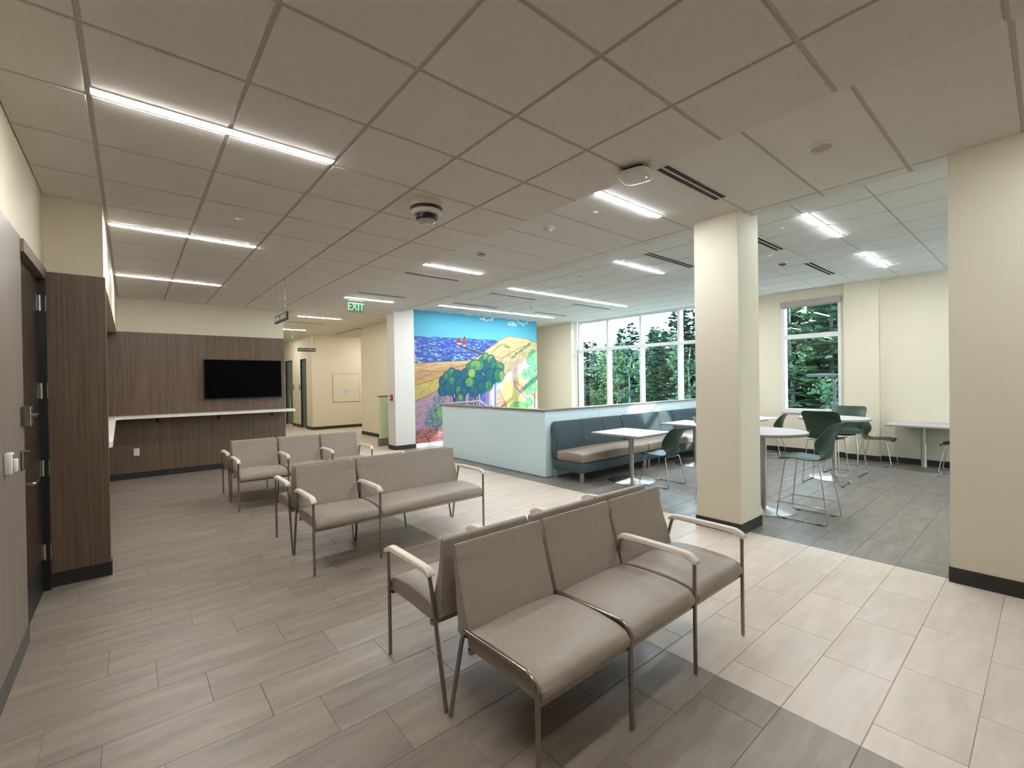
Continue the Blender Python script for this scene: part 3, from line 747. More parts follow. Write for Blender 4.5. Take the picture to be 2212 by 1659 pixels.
# ------------------------------------------------------------------ half wall with glass panels
hw = thing('half_wall', 'pale blue glass clad half wall with a stone cap', 'half wall', (0, 0, 0))
MB().box(5.065, 5.215, 0, 5.19, 8.31, 1.06).box(5.065, 5.215, 0, 10.40, 5.34, 1.06).build('core', M_white, hw)
def gpanel(x0, y0, x1, y1):
    MB().box(x0, y0, 0.012, x1, y1, 1.058).build('glass_panel', M_paleblue, hw)
gpanel(5.05, 5.2015, 5.064, 6.743); gpanel(5.05, 6.747, 5.064, 8.31)
for a, b in ((5.0515, 6.408), (6.412, 7.764), (7.768, 9.134), (9.138, 10.39)):
    gpanel(a, 5.20, b, 5.214)
gpanel(5.065, 8.311, 5.19, 8.322)
MB().prism([(5.03, 5.18), (10.41, 5.18), (10.41, 5.36), (5.21, 5.36), (5.21, 8.34), (5.03, 8.34)], 1.06, 1.085).build('stone_cap', M_cap, hw)
rebase(hw, (5.05, 5.2, 0))
hr = thing('stair_handrail', 'white stair handrail rising just above the half wall cap', 'handrail', (0, 0, 0))
MB().tube(fillet([(5.30, 8.62, 1.03), (5.30, 8.45, 1.09), (5.30, 7.30, 1.165), (5.30, 6.2, 0.72)], 0.02, 3), 0.017, 10).build('rail', M_white, hr, True)
MB().tube(fillet([(5.17, 8.3, 1.0), (5.17, 8.45, 1.0), (5.17, 8.48, 0.9)], 0.02, 3), 0.012, 8).tube([(5.19, 8.2, 1.0), (5.30, 8.45, 1.085)], 0.008, 8).build('bracket', M_chrome, hr, True)
for y in (7.9, 6.8):
    z = 1.125 if y > 7.4 else 0.96
    MB().tube([(5.19, y, z-0.12), (5.30, y, z-0.10), (5.30, y, z-0.01)], 0.007, 8).build('rail_post', M_chrome, hr)

rebase(hr, (5.30, 7.9, 0.9))

# ------------------------------------------------------------------ benches (seats side by side, facing -Y in local axes, front leg line at y = 0)
PITCH_S = 0.563
def ring_profile(pts, cx, shrink):
    """closed profile in (y,z), pulled toward its middle by `shrink` for rounded ends"""
    my = sum(p[0] for p in pts)/len(pts); mz = sum(p[1] for p in pts)/len(pts)
    return [(cx, p[0]+(my-p[0])*shrink[0], p[1]+(mz-p[1])*shrink[1]) for p in pts]
def smooth_closed(pts, it=2):
    for _ in range(it):
        q = []
        n = len(pts)
        for i in range(n):
            a, b = pts[i], pts[(i+1) % n]
            q.append((a[0]*0.75+b[0]*0.25, a[1]*0.75+b[1]*0.25)); q.append((a[0]*0.25+b[0]*0.75, a[1]*0.25+b[1]*0.75))
        pts = q
    return pts
SEAT_P = smooth_closed([(0.012, 0.374), (-0.012, 0.378), (-0.012, 0.425), (0.012, 0.458), (0.10, 0.474), (0.25, 0.480), (0.38, 0.474), (0.455, 0.462), (0.470, 0.440), (0.468, 0.380), (0.45, 0.374), (0.24, 0.374)])
BACK_P = smooth_closed([(0.462, 0.408), (0.446, 0.43), (0.464, 0.50), (0.496, 0.60), (0.527, 0.70), (0.546, 0.78), (0.552, 0.806), (0.556, 0.811), (0.572, 0.804), (0.575, 0.79), (0.568, 0.71), (0.558, 0.60), (0.545, 0.48), (0.536, 0.41), (0.50, 0.402)])
def cushion(profile, x0, x1, crown_axis, rad=0.005, run=0.008):
    w = x1-x0
    stations = [0.0, run*0.15, run*0.5, run, run+0.026, 0.12, w*0.3, w*0.5]
    stations = stations + [w-s for s in stations[-2::-1]]
    rings = []
    cy = sum(p[0] for p in profile)/len(profile); cz = sum(p[1] for p in profile)/len(profile)
    for s in stations:
        d = min(s, w-s)
        e = max(0.0, 1-d/run)
        k = rad*(e**2)                       # edge rounding in metres
        puff = min(1.0, d/(w*0.5))**0.5
        ring = []
        for (y, z) in profile:
            vy, vz = y-cy, z-cz
            ln = math.hypot(vy, vz) or 1
            yy, zz = y-vy/ln*k, z-vz/ln*k
            if crown_axis == 'z' and z > cz:
                zz += 0.014*(puff-0.8)
            if crown_axis == 'y' and y < cy+0.01:
                yy -= 0.012*(puff-0.8)
            ring.append((x0+s, yy, zz))
        rings.append(ring)
    return MB().loft(rings)
def leg_unit(root, x, armed):
    if armed:
        rail = fillet([(x, 0, 0.52), (x, 0, 0.615), (x, 0.455, 0.615), (x, 0.487, 0.50)], 0.032, 5)
        MB().tube([(x, 0, 0.006), (x, 0, 0.52)], 0.0105, 12).build('leg', M_nickel, root, True)
        MB().tube([(x, 0.487, 0.50), (x, 0.598, 0.006)], 0.0105, 12).build('leg', M_nickel, root, True)
        r = MB().tube(rail, 0.0105, 12).build('arm_rail', M_nickel, root, True)
        pts = [(-0.024, 0.592), (-0.018, 0.612), (0.028, 0.637), (0.06, 0.640), (0.24, 0.641), (0.42, 0.639), (0.455, 0.634), (0.478, 0.612), (0.478, 0.600), (0.462, 0.602), (0.42, 0.615), (0.06, 0.615), (0.02, 0.602), (-0.008, 0.586)]
        pts = smooth_closed(pts, 1)
        rings = []
        for s, k in ((-0.021, 0.006), (-0.018, 0.002), (-0.010, 0), (0.010, 0), (0.018, 0.002), (0.021, 0.006)):
            rings.append([(x+s, y, z-k if z > 0.617 else z) for y, z in pts])
        MB().loft(rings).build('arm_cap', M_arm, r, 50)
    else:
        MB().tube([(x, 0, 0.006), (x, 0, 0.37)], 0.0105, 12).build('leg', M_nickel, root, True)
        MB().tube([(x, 0.492, 0.40), (x, 0.598, 0.006)], 0.0105, 12).build('leg', M_nickel, root, True)
        MB().tube(fillet([(x, 0, 0.37), (x, 0, 0.470), (x, 0.468, 0.455), (x, 0.492, 0.40)], [0.06, 0.022], 7), 0.0105, 12).build('side_rail', M_nickel, root, True)
def make_bench(name, label, loc, rotz, spans, arms, group):
    """spans: seats as (first, last) leg index; arms: per leg position, True with an arm"""
    t = thing(name, label, 'bench', loc, rotz, group)
    for i, a in enumerate(arms):
        if a is None:
            continue
        leg_unit(t, i*PITCH_S, a)
    for (i, j) in spans:
        x0, x1 = i*PITCH_S+0.013, j*PITCH_S-0.013
        cushion(SEAT_P, x0, x1, 'z').build('seat', M_vinyl, t, 34)
        cushion(BACK_P, x0, x1, 'y').build('backrest', M_vinyl, t, 34)
        MB().box(x0-0.003, 0.004, 0.355, x1+0.003, 0.022, 0.3745).build('seat_rail', M_nickel, t)
        MB().box(x0-0.003, 0.44, 0.350, x1+0.003, 0.46, 0.3745).build('seat_rail', M_nickel, t)
    return t
gB = 'taupe waiting benches set back to back'
TH3 = [(0, 1), (1, 2), (2, 3)]
def bench_at(x, yfront, facing, spans, arms, label):
    if facing < 0:
        return make_bench('waiting_bench', label, (x, yfront, 0), 0, spans, arms, gB)
    # rotated half a turn: leg 0 is then the far end in X, so mirror the lists
    n = 3
    sp_ = [(n-j, n-i) for (i, j) in spans][::-1]
    return make_bench('waiting_bench', label, (x+n*PITCH_S, yfront, 0), PI, sp_, arms[::-1], gB)
bench_at(1.113, 1.205, -1, TH3, [False, False, True, True], 'nearest taupe three seat bench, first two legs without armrests')
bench_at(1.113, 2.436, 1, TH3, [True, True, True, True], 'taupe bench back to back behind the nearest one, with four cream armrests')
bench_at(1.113, 3.825, -1, [(0, 1), (1, 3)], [True, True, None, True], 'middle taupe bench of one single seat and one wide loveseat')
bench_at(1.113, 5.056, 1, TH3, [True, True, True, True], 'taupe bench hidden behind the loveseat bench, only its left arm showing')
bench_at(0.995, 6.385, -1, TH3, [True, True, True, True], 'farthest taupe three seat bench facing the viewer, before the television')
bench_at(0.995, 7.615, 1, TH3, [True, True, True, True], 'rearmost taupe bench facing the television wall')

# ------------------------------------------------------------------ banquette sofas
def make_banquette():
    t = thing('banquette_sofa', 'teal grey banquette with a brown seat, nearest end of the row', 'sofa', (0, 0, 0), 0, 'banquette sofas along the half wall')
    Wd = 1.735
    MB().rbox(0.0, 0.02, 0.145, Wd, 0.62, 0.295, 0.012, 2).build('base', M_banq, t, 50)
    seat = smooth_closed([(0.02, 0.300), (0.0, 0.31), (0.0, 0.41), (0.02, 0.445), (0.20, 0.462), (0.40, 0.462), (0.53, 0.45), (0.55, 0.42), (0.55, 0.31), (0.53, 0.298), (0.28, 0.298)])
    cushion(seat, 0.004, Wd-0.004, 'z', 0.016, 0.03).build('seat', M_banq_seat, t, 60)
    back = smooth_closed([(0.505, 0.300), (0.500, 0.44), (0.505, 0.56), (0.535, 0.72), (0.575, 0.865), (0.60, 0.895), (0.645, 0.895), (0.665, 0.86), (0.665, 0.60), (0.665, 0.32), (0.64, 0.296), (0.55, 0.296)])
    b = cushion(back, 0.004, Wd-0.004, 'y', 0.034, 0.040).build('backrest', M_banq, t, 60)
    for x in (Wd*0.36, Wd*0.68):
        MB().tube([(x, 0.4875, 0.50), (x, 0.505, 0.60), (x, 0.525, 0.72), (x, 0.562, 0.86), (x, 0.60, 0.894)], 0.003, 6).build('seam', M_seam, b)
    for x in (0.05, Wd-0.05):
        for y in (0.06, 0.61):
            MB().rbox(x-0.024, y-0.024, 0.0, x+0.024, y+0.024, 0.145, 0.004, 1).build('leg', M_steel, t)
    return t
bq = make_banquette()
bq.location = (5.145, 4.51, 0)
dup(bq, (6.892, 4.51, 0), 0, 'teal grey banquette in the middle of the row, caught by the sun')
dup(bq, (8.639, 4.51, 0), 0, 'teal grey banquette at the window end of the row, mostly behind the column')

# ------------------------------------------------------------------ tables
def square_table(x, y, label, w=0.86, d=0.87, h=0.745):
    t = thing('square_table', label, 'table', (x, y, 0), 0, 'square pedestal tables')
    MB().rbox(-w/2, -d/2, h-0.004, w/2, d/2, h, 0.0015, 1).build('tabletop', M_top, t)
    MB().rbox(-w/2, -d/2, h-0.03, w/2, d/2, h-0.004, 0.003, 1).build('edge_band', M_top_edge, t)
    MB().tube([(0, 0, 0.02), (0, 0, h-0.05)], 0.038, 24).build('pedestal', M_steel, t, 40)
    MB().box(-0.16, -0.16, h-0.05, 0.16, 0.16, h-0.03).build('mount_plate', M_frame_blk, t)
    MB().lathe([(0.35, 0.0), (0.35, 0.006), (0.335, 0.011), (0.08, 0.018), (0.05, 0.035), (0.04, 0.04)], (0, 0, 0), 56).build('base', M_steel, t, 30)
square_table(5.885, 4.17, 'square white table nearest, in front of the first banquette')
square_table(7.83, 4.17, 'square white table half hidden by the large column')
square_table(9.55, 3.98, 'square white table by the single window, seen right of the column')
square_table(9.98, 1.36, 'square white table against the right end of the window wall')
def high_table(x, y, label, r=0.46, h=0.925):
    t = thing('high_table', label, 'table', (x, y, 0), 0, 'round counter height tables')
    MB().lathe([(0.01, h), (r-0.004, h), (r, h-0.003), (r, h-0.006), (0.01, h-0.006)][::-1], (0, 0, 0), 64).build('tabletop', M_top, t, 30)
    MB().lathe([(0.05, h-0.034), (r-0.01, h-0.034), (r, h-0.028), (r, h-0.006), (0.05, h-0.006)], (0, 0, 0), 64).build('edge_band', M_top_edge, t, 30)
    MB().tube([(0, 0, 0.02), (0, 0, h-0.05)], 0.038, 24).build('pedestal', M_steel, t, 40)
    MB().lathe([(0.02, h-0.05), (0.14, h-0.05), (0.14, h-0.034), (0.02, h-0.034)], (0, 0, 0), 32).build('mount_plate', M_frame_blk, t)
    MB().lathe([(0.33, 0.0), (0.33, 0.006), (0.315, 0.011), (0.08, 0.018), (0.05, 0.035), (0.04, 0.04)], (0, 0, 0), 56).build('base', M_steel, t, 30)
high_table(5.71, 2.20, 'round high table nearest, its left half behind the large column')
high_table(8.22, 2.15, 'round high table farther back, between two green stools')

# ------------------------------------------------------------------ shell chairs and stools, facing -Y in local axes
def shell(seat_h, mat_):
    # y, z, width, forward curl of the side wings
    prof = [(-0.235, -0.030, 0.34, 0), (-0.229, -0.014, 0.39, 0), (-0.208, 0.000, 0.43, 0), (-0.13, 0.006, 0.445, 0), (-0.03, -0.002, 0.445, 0), (0.07, -0.008, 0.43, 0), (0.14, -0.002, 0.41, 0.0), (0.185, 0.022, 0.385, 0.012), (0.210, 0.060, 0.375, 0.045),
            (0.222, 0.105, 0.395, 0.085), (0.228, 0.150, 0.42, 0.105), (0.233, 0.200, 0.44, 0.105), (0.243, 0.255, 0.455, 0.085), (0.260, 0.310, 0.465, 0.062), (0.280, 0.355, 0.468, 0.045), (0.297, 0.385, 0.455, 0.034), (0.306, 0.400, 0.425, 0.026), (0.311, 0.408, 0.36, 0.018)]
    n = 17
    vs = []
    for i, (y, z, w, curl) in enumerate(prof):
        t = i/(len(prof)-1)
        for k in range(n):
            s = (k/(n-1)-0.5)*2
            x = s*w/2
            if i < 7:                                   # seat: slight dish
                zz = z+0.018*abs(s)**2.5; yy = y
            else:                                       # back: wings curl forward
                b = min(1.0, (i-6)/3.0)
                zz = z+0.018*(1-b)*abs(s)**2.5
                yy = y-curl*abs(s)**2.0
            vs.append((x, yy, seat_h+zz))
    fs = []
    for i in range(len(prof)-1):
        for k in range(n-1):
            fs.append((i*n+k, i*n+k+1, (i+1)*n+k+1, (i+1)*n+k))
    me = bpy.data.meshes.new('shell'); me.from_pydata(vs, [], fs)
    bm = bmesh.new(); bm.from_mesh(me)
    bmesh.ops.recalc_face_normals(bm, faces=list(bm.faces))
    bmesh.ops.solidify(bm, geom=list(bm.faces), thickness=0.007)
    bmesh.ops.recalc_face_normals(bm, faces=list(bm.faces))
    bm.to_mesh(me); bm.free()
    for p in me.polygons:
        p.use_smooth = True
    me.set_sharp_from_angle(angle=math.radians(60))
    me.materials.append(mat_)
    return me
def make_chair(name, label, group, seat_h, cat, bars):
    t = thing(name, label, cat, (0, 0, 0), 0, group)
    put('shell', shell(seat_h, M_green), t)
    xf, xt = 0.235, 0.185
    for s in (-1, 1):
        pts = fillet([(s*xt, -0.165, seat_h-0.012), (s*xf, -0.245, 0.010), (s*xf, 0.245, 0.010), (s*xt, 0.155, seat_h-0.018)], 0.030, 5)
        MB().tube(pts, 0.0065, 10).build('sled_leg', M_chrome, t, True)
        for y in (-0.17, 0.17):
            MB().box(s*xf-0.012, y-0.02, 0.0, s*xf+0.012, y+0.02, 0.006).build('glide', M_plastic_blk, t)
    cr = MB()
    for y, z in ((-0.165, seat_h-0.014), (0.155, seat_h-0.020)):
        cr.tube([(-xt, y, z), (xt, y, z)], 0.0065, 10)
    cr.build('seat_support', M_chrome, t, True)
    if bars:
        zb = 0.175
        def at(yf, yt, z):
            k = z/seat_h
            return yf+(yt-yf)*k
        xx = xf+(xt-xf)*zb/seat_h
        yf, yr = at(-0.245, -0.165, zb), at(0.245, 0.155, zb)
        fb = MB().tube([(-xx-0.012, yf-0.006, zb), (xx+0.012, yf-0.006, zb)], 0.0065, 10)
        for s in (-1, 1):
            fb.tube([(s*xx, yf, zb), (s*xx, yr, zb)], 0.0060, 10)
        fb.build('foot_rail', M_chrome, t, True)
    return t
gCh, gSt = 'green shell chairs', 'green counter stools'
ch = make_chair('shell_chair', 'dark green chair at the nearest square table, facing the banquette', gCh, 0.445, 'chair', False)
ch.location = (5.99, 3.70, 0); ch.rotation_euler = (0, 0, PI)
dup(ch, (9.66, 3.60, 0), PI+0.12, 'lighter looking green chair back by the single window, right of the column')
dup(ch, (10.02, 1.98, 0), -0.02, 'dark green low chair seen in profile, left side of the wall table')
dup(ch, (9.98, 0.92, 0), PI, 'dark green low chair cut off by the right wall')
st = make_chair('counter_stool', 'dark green stool in front of the nearest high table, in profile', gSt, 0.655, 'stool', True)
st.location = (5.715, 1.735, 0); st.rotation_euler = (0, 0, PI)
dup(st, (5.70, 2.68, 0), 0.0, 'green stool mostly hidden by the left side of the large column')
dup(st, (7.765, 2.13, 0), PI/2, 'dark green stool with its back to the viewer, at the farther high table')
dup(st, (8.755, 2.14, 0), -PI/2, 'green stool facing the viewer behind the farther high table')

# ------------------------------------------------------------------ mural, painted as a colour field on a fine grid
def paint_mural():
    x0, x1, z0, z1, yw = 5.163, 9.196, 0.09, 3.288, 9.772
    nx, nz = 420, 340
    gx = np.linspace(x0, x1, nx); gz = np.linspace(z0, z1, nz)
    X, Z = np.meshgrid(gx, gz)
    X = X.ravel(); Z = Z.ravel()
    # sketch coordinates: the plan the artwork is drawn in, a projective map of the wall plane
    d = np.stack([X, np.full_like(X, yw), Z-EYE], 1)
    cr, cu, cf = np.array(CR), np.array(CU), np.array(CF)
    dd = d@cf
    U = (1106+FOC*(d@cr)/dd-860)*4.1475
    V = (829.5-FOC*(d@cu)/dd-620)*4.1475
    C = np.zeros((len(X), 3))
    rnd = random.Random(5)
    def poly(pts, col, feather=None):
        inside = np.zeros(len(U), bool)
        n = len(pts); j = n-1
        for i in range(n):
            xi, yi = pts[i]; xj, yj = pts[j]
            if yi != yj:
                c = ((yi > V) != (yj > V)) & (U < (xj-xi)*(V-yi)/(yj-yi)+xi)
                inside ^= c
            j = i
        C[inside] = col
        return inside
    def seg_mask(ax, ay, bx, by, w):
        lo = min(ax, bx)-w; hi = max(ax, bx)+w; lo2 = min(ay, by)-w; hi2 = max(ay, by)+w
        idx = np.nonzero((U > lo) & (U < hi) & (V > lo2) & (V < hi2))[0]
        if len(idx) == 0:
            return idx
        vx, vy = bx-ax, by-ay
        t = ((U[idx]-ax)*vx+(V[idx]-ay)*vy)/(vx*vx+vy*vy+1e-9)
        t = np.clip(t, 0, 1)
        return idx[((U[idx]-ax-t*vx)**2+(V[idx]-ay-t*vy)**2) < w*w]
    def stroke(pts, w, col, a=1.0, within=None):
        for i in range(len(pts)-1):
            k = seg_mask(*pts[i], *pts[i+1], w)
            if within is not None:
                k = k[within[k]]
            C[k] = C[k]*(1-a)+np.array(col)*a
    def ell(cx, cy, rx, ry, col, a=1.0, rot=0.0):
        c, s = math.cos(rot), math.sin(rot)
        q = (((U-cx)*c+(V-cy)*s)/rx)**2+((-(U-cx)*s+(V-cy)*c)/ry)**2
        m = q < 1
        C[m] = C[m]*(1-a)+np.array(col)*a
        return m
    def ring(cx, cy, rx, ry, col, w=0.16, rot=0.0, a0=0, a1=2*PI, lw=5):
        pts = []
        for k in range(15):
            t = a0+(a1-a0)*k/14
            x, y = rx*math.cos(t), ry*math.sin(t)
            pts.append((cx+x*math.cos(rot)-y*math.sin(rot), cy+x*math.sin(rot)+y*math.cos(rot)))
        stroke(pts, lw, col)
    # sky
    t = np.clip((V-195)/270, 0, 1)[:, None]
    C[:] = np.array((62, 176, 212))*(1-t)+np.array((112, 206, 232))*t
    for _ in range(60):
        cx, cy = rnd.uniform(130, 1240), rnd.uniform(200, 470)
        stroke([(cx, cy), (cx+rnd.uniform(60, 160), cy+rnd.uniform(0, 14))], rnd.uniform(5, 14), (92, 196, 226), 0.18)
    # sea
    sea = poly([(100, 437), (500, 455), (880, 474), (900, 500), (760, 605), (680, 655), (300, 676), (100, 692)], (66, 104, 200))
    for k in range(900):
        cy = rnd.uniform(440, 690); cx = rnd.uniform(125, 880)
        f = (cy-440)/250
        col = rnd.choice([(44, 76, 176), (84, 128, 216), (112, 160, 228), (58, 88, 190), (90, 90, 190), (150, 190, 236)])
        if rnd.random() < 0.10+0.35*f*f:
            col = rnd.choice([(236, 240, 246), (190, 214, 240), (120, 200, 220)])
        stroke([(cx, cy), (cx+rnd.uniform(12, 34), cy+rnd.uniform(-3, 3))], rnd.uniform(2.2, 4.2), col, 0.9, sea)
    # beach and dune
    poly([(100, 690), (300, 674), (640, 656), (760, 640), (900, 720), (800, 1060), (100, 1420)], (244, 214, 150))
    b2 = poly([(100, 778), (230, 750), (330, 752), (430, 744), (620, 690), (620, 800), (370, 812), (250, 850), (100, 896)], (236, 186, 118))
    b3 = poly([(100, 892), (250, 850), (372, 812), (420, 860), (372, 916), (250, 980), (100, 1040)], (232, 208, 120))
    b4 = poly([(100, 1038), (250, 980), (370, 915), (480, 940), (560, 1080), (420, 1300), (100, 1330)], (206, 170, 196))
    b5 = poly([(100, 1318), (180, 1282), (300, 1256), (420, 1230), (430, 1420), (100, 1430)], (196, 112, 92))
    b1 = (V > 655) & (V < 780) & (U < 700)
    for k in range(260):
        cx, cy = rnd.uniform(120, 560), rnd.uniform(690, 830)
        stroke([(cx, cy), (cx+rnd.uniform(30, 80), cy-rnd.uniform(2, 14))], rnd.uniform(2, 4), rnd.choice([(226, 168, 100), (248, 226, 168), (214, 150, 130), (200, 146, 170), (240, 200, 130)]), 0.6)
    for k in range(200):
        cx, cy = rnd.uniform(120, 420), rnd.uniform(840, 1030)
        stroke([(cx, cy), (cx+rnd.uniform(12, 34), cy-rnd.uniform(6, 16))], 2.5, rnd.choice([(206, 184, 90), (244, 226, 150), (190, 170, 96), (238, 214, 128)]), 0.7, b3)
    for k in range(330):
        cx, cy = rnd.uniform(120, 520), rnd.uniform(930, 1310)
        stroke([(cx, cy), (cx+rnd.uniform(20, 50), cy-rnd.uniform(12, 30))], 3, rnd.choice([(180, 140, 196), (226, 190, 200), (232, 200, 190), (160, 132, 190), (214, 160, 160)]), 0.6, b4)
    for k in range(240):
        cx, cy = rnd.uniform(130, 410), rnd.uniform(1250, 1412)
        stroke([(cx, cy), (cx+rnd.uniform(10, 40), cy-rnd.uniform(-8, 10))], 3, rnd.choice([(160, 84, 80), (220, 150, 124), (206, 120, 96), (130, 110, 180), (236, 190, 170)]), 0.75, b5)
    for k in range(40):
        cx, cy = rnd.uniform(240, 410), rnd.uniform(1290, 1400)
        ell(cx, cy, 6, 4, rnd.choice([(104, 96, 170), (120, 60, 60)]))
    for line in ([(100, 690), (300, 674), (640, 656)], [(100, 778), (180, 756), (250, 752), (340, 756), (470, 738), (620, 690)], [(140, 892), (250, 850), (372, 812)], [(140, 1034), (250, 980), (372, 915)], [(140, 836), (220, 810), (300, 770)]):
        stroke(line, 2.4, (120, 84, 84), 0.8)
    dune = poly([(640, 668), (720, 625), (800, 560), (900, 488), (950, 458), (1000, 441), (1060, 455), (1150, 462), (1200, 488), (1300, 512), (1300, 1200), (860, 1200), (900, 820)], (246, 226, 168))
    for k in range(420):
        cx, cy = rnd.uniform(700, 1240), rnd.uniform(460, 900)
        L_ = rnd.uniform(20, 60)
        stroke([(cx, cy), (cx+L_, cy-L_*rnd.uniform(0.15, 0.75))], rnd.uniform(2, 4), rnd.choice([(236, 204, 130), (252, 238, 196), (226, 188, 128), (240, 214, 150), (250, 232, 180)]), 0.7, dune)
    poly([(1240, 560), (1140, 640), (1040, 700), (960, 770), (900, 850), (880, 920), (960, 930), (1060, 800), (1160, 700), (1250, 640)], (236, 214, 204))
    for k in range(200):
        cx, cy = rnd.uniform(890, 1240), rnd.uniform(580, 930)
        stroke([(cx, cy), (cx+rnd.uniform(20, 46), cy-rnd.uniform(14, 36))], 2.6, rnd.choice([(214, 180, 200), (250, 232, 200), (222, 160, 130), (190, 170, 210), (244, 220, 180)]), 0.6, dune)
    path = poly([(930, 890), (960, 850), (1030, 840), (1050, 900), (1120, 990), (1160, 1040), (1160, 1200), (980, 1200), (965, 1050), (925, 970), (905, 920)], (240, 222, 140))
    for k in range(120):
        cx, cy = rnd.uniform(920, 1150), rnd.uniform(860, 1080)
        stroke([(cx, cy), (cx+rnd.uniform(8, 20), cy+rnd.uniform(4, 18))], 2.5, rnd.choice([(250, 238, 180), (226, 200, 110), (236, 206, 150)]), 0.7, path)
    stroke([(905, 920), (925, 970), (965, 1050), (975, 1100)], 4, (150, 90, 70))
    poly([(1040, 850), (1062, 812), (1110, 830), (1180, 900), (1250, 930), (1250, 1010), (1150, 1000), (1100, 950), (1056, 905)], (244, 204, 140))
    stroke([(1040, 838), (1046, 890), (1100, 945), (1150, 1005)], 8, (186, 160, 214))
    for k in range(9):
        stroke([(1046+k*14, 850+k*13), (1068+k*14, 846+k*13)], 3, (150, 90, 80))
    stroke([(640, 668), (720, 625), (800, 560), (900, 488), (950, 458), (1000, 441), (1060, 455), (1150, 462), (1200, 488), (1250, 508)], 2.4, (196, 150, 90))
    stroke([(840, 590), (890, 540), (930, 512), (965, 515), (1000, 545)], 3, (176, 120, 70))
    stroke([(870, 620), (930, 640), (1000, 600), (1060, 560), (1150, 520)], 2.6, (200, 150, 100))
    for k in range(60):
        t_ = rnd.random()
        cx, cy = 1010+170*t_+rnd.uniform(-8, 8), 640-125*t_+rnd.uniform(-10, 10)
        stroke([(cx, cy), (cx+8, cy-12)], 2.6, rnd.choice([(110, 160, 120), (140, 180, 140), (90, 140, 130)]))
    stroke([(950, 530), (975, 535), (990, 545)], 6, (120, 160, 110)); stroke([(890, 535), (920, 525)], 4, (130, 160, 110))
    for k in range(130):
        cx, cy = rnd.uniform(880, 960), rnd.uniform(940, 1080)
        stroke([(cx, cy), (cx+rnd.uniform(4, 16), cy-rnd.uniform(4, 16))], 3, rnd.choice([(214, 120, 96), (240, 180, 150), (190, 110, 130)]), 0.8, dune & ~path)
    # pier and lighthouses
    stroke([(516, 508), (600, 545), (690, 582), (760, 606)], 6, (84, 74, 96)); stroke([(540, 508), (640, 545), (770, 592)], 3, (150, 150, 120))
    poly([(523, 500), (523, 482), (545, 450), (566, 482), (566, 504)], (176, 52, 60)); poly([(526, 500), (566, 504), (566, 516), (526, 512)], (236, 232, 226))
    poly([(584, 520), (584, 462), (608, 462), (608, 526)], (176, 48, 60)); poly([(582, 462), (596, 440), (611, 462)], (130, 30, 44)); poly([(584, 518), (608, 518), (608, 528), (584, 528)], (236, 232, 226))
    stroke([(596, 462), (596, 520)], 1.8, (220, 90, 96))
    # tree trunks then crowns
    poly([(480, 900), (880, 850), (880, 1070), (480, 1050)], (224, 196, 190))
    for k in range(80):
        cx = rnd.uniform(470, 880)
        stroke([(cx, rnd.uniform(840, 900)), (cx+rnd.uniform(-10, 10), 1075)], rnd.uniform(2.5, 5.5), rnd.choice([(66, 84, 170), (112, 102, 180), (150, 132, 190), (60, 66, 140), (226, 210, 190), (120, 100, 150)]), 0.95)
    stroke([(740, 870), (752, 960), (768, 1075)], 14, (56, 86, 190)); stroke([(440, 910), (480, 950), (510, 1030)], 8, (60, 60, 130)); stroke([(520, 900), (512, 1030)], 6, (70, 84, 170))
    stroke([(870, 860), (872, 1060)], 8, (110, 120, 196)); stroke([(834, 880), (838, 1050)], 6, (236, 222, 190))
    dark, mid, lite, lime, teal = (34, 84, 122), (52, 136, 120), (96, 186, 128), (168, 204, 92), (44, 112, 140)
    crowns = [(420, 850, 52, 60, teal), (400, 930, 40, 52, teal), (470, 900, 60, 70, teal), (440, 800, 36, 42, mid), (482, 770, 36, 46, mid), (530, 800, 46, 56, teal), (560, 870, 52, 66, teal), (545, 930, 30, 50, mid), (560, 990, 24, 34, lite),
              (610, 790, 50, 60, teal), (640, 870, 56, 72, teal), (690, 760, 60, 66, teal), (640, 720, 30, 40, mid), (720, 850, 64, 80, teal), (760, 660, 34, 40, mid), (785, 625, 28, 34, lite), (800, 720, 50, 70, teal), (832, 650, 32, 42, lite), (830, 800, 52, 76, teal), (880, 700, 28, 38, lime), (918, 720, 28, 40, lite),
              (900, 790, 44, 66, mid), (680, 930, 42, 56, teal), (750, 900, 40, 60, teal), (810, 880, 36, 50, mid), (700, 700, 64, 48, lite), (640, 850, 40, 44, lite), (925, 790, 24, 40, lime), (480, 840, 34, 40, mid), (660, 770, 34, 40, lime), (850, 690, 30, 50, mid), (590, 930, 30, 46, teal)]
    for cx, cy, rx, ry, col in crowns:
        ell(cx, cy, rx+5, ry+5, dark)
        ell(cx, cy, rx, ry, col)
        hi = {teal: mid, mid: lite, lite: lime, lime: (206, 222, 120)}[col]
        lo = {teal: (40, 92, 150), mid: teal, lite: mid, lime: lite}[col]
        for q, cc in ((0.78, lo), (0.60, hi), (0.40, col), (0.24, hi)):
            ring(cx-rx*0.05, cy-ry*0.12, rx*q, ry*q, cc, a0=rnd.uniform(-0.6, 0.4)+PI*0.8, a1=PI*2.3, lw=rx*0.075)
        for k in range(5):
            a = rnd.random()*6.28
            ring(cx+rx*0.45*math.cos(a), cy+ry*0.45*math.sin(a), rx*0.22, ry*0.2, rnd.choice([hi, lo, hi]), a0=a, a1=a+3.4, lw=2.6)
    # right hand tree
    stroke([(1240, 700), (1225, 860), (1222, 1080)], 7, (120, 120, 180)); stroke([(1222, 980), (1170, 920)], 4, (90, 90, 150)); stroke([(1225, 800), (1170, 800)], 4, (90, 90, 150))
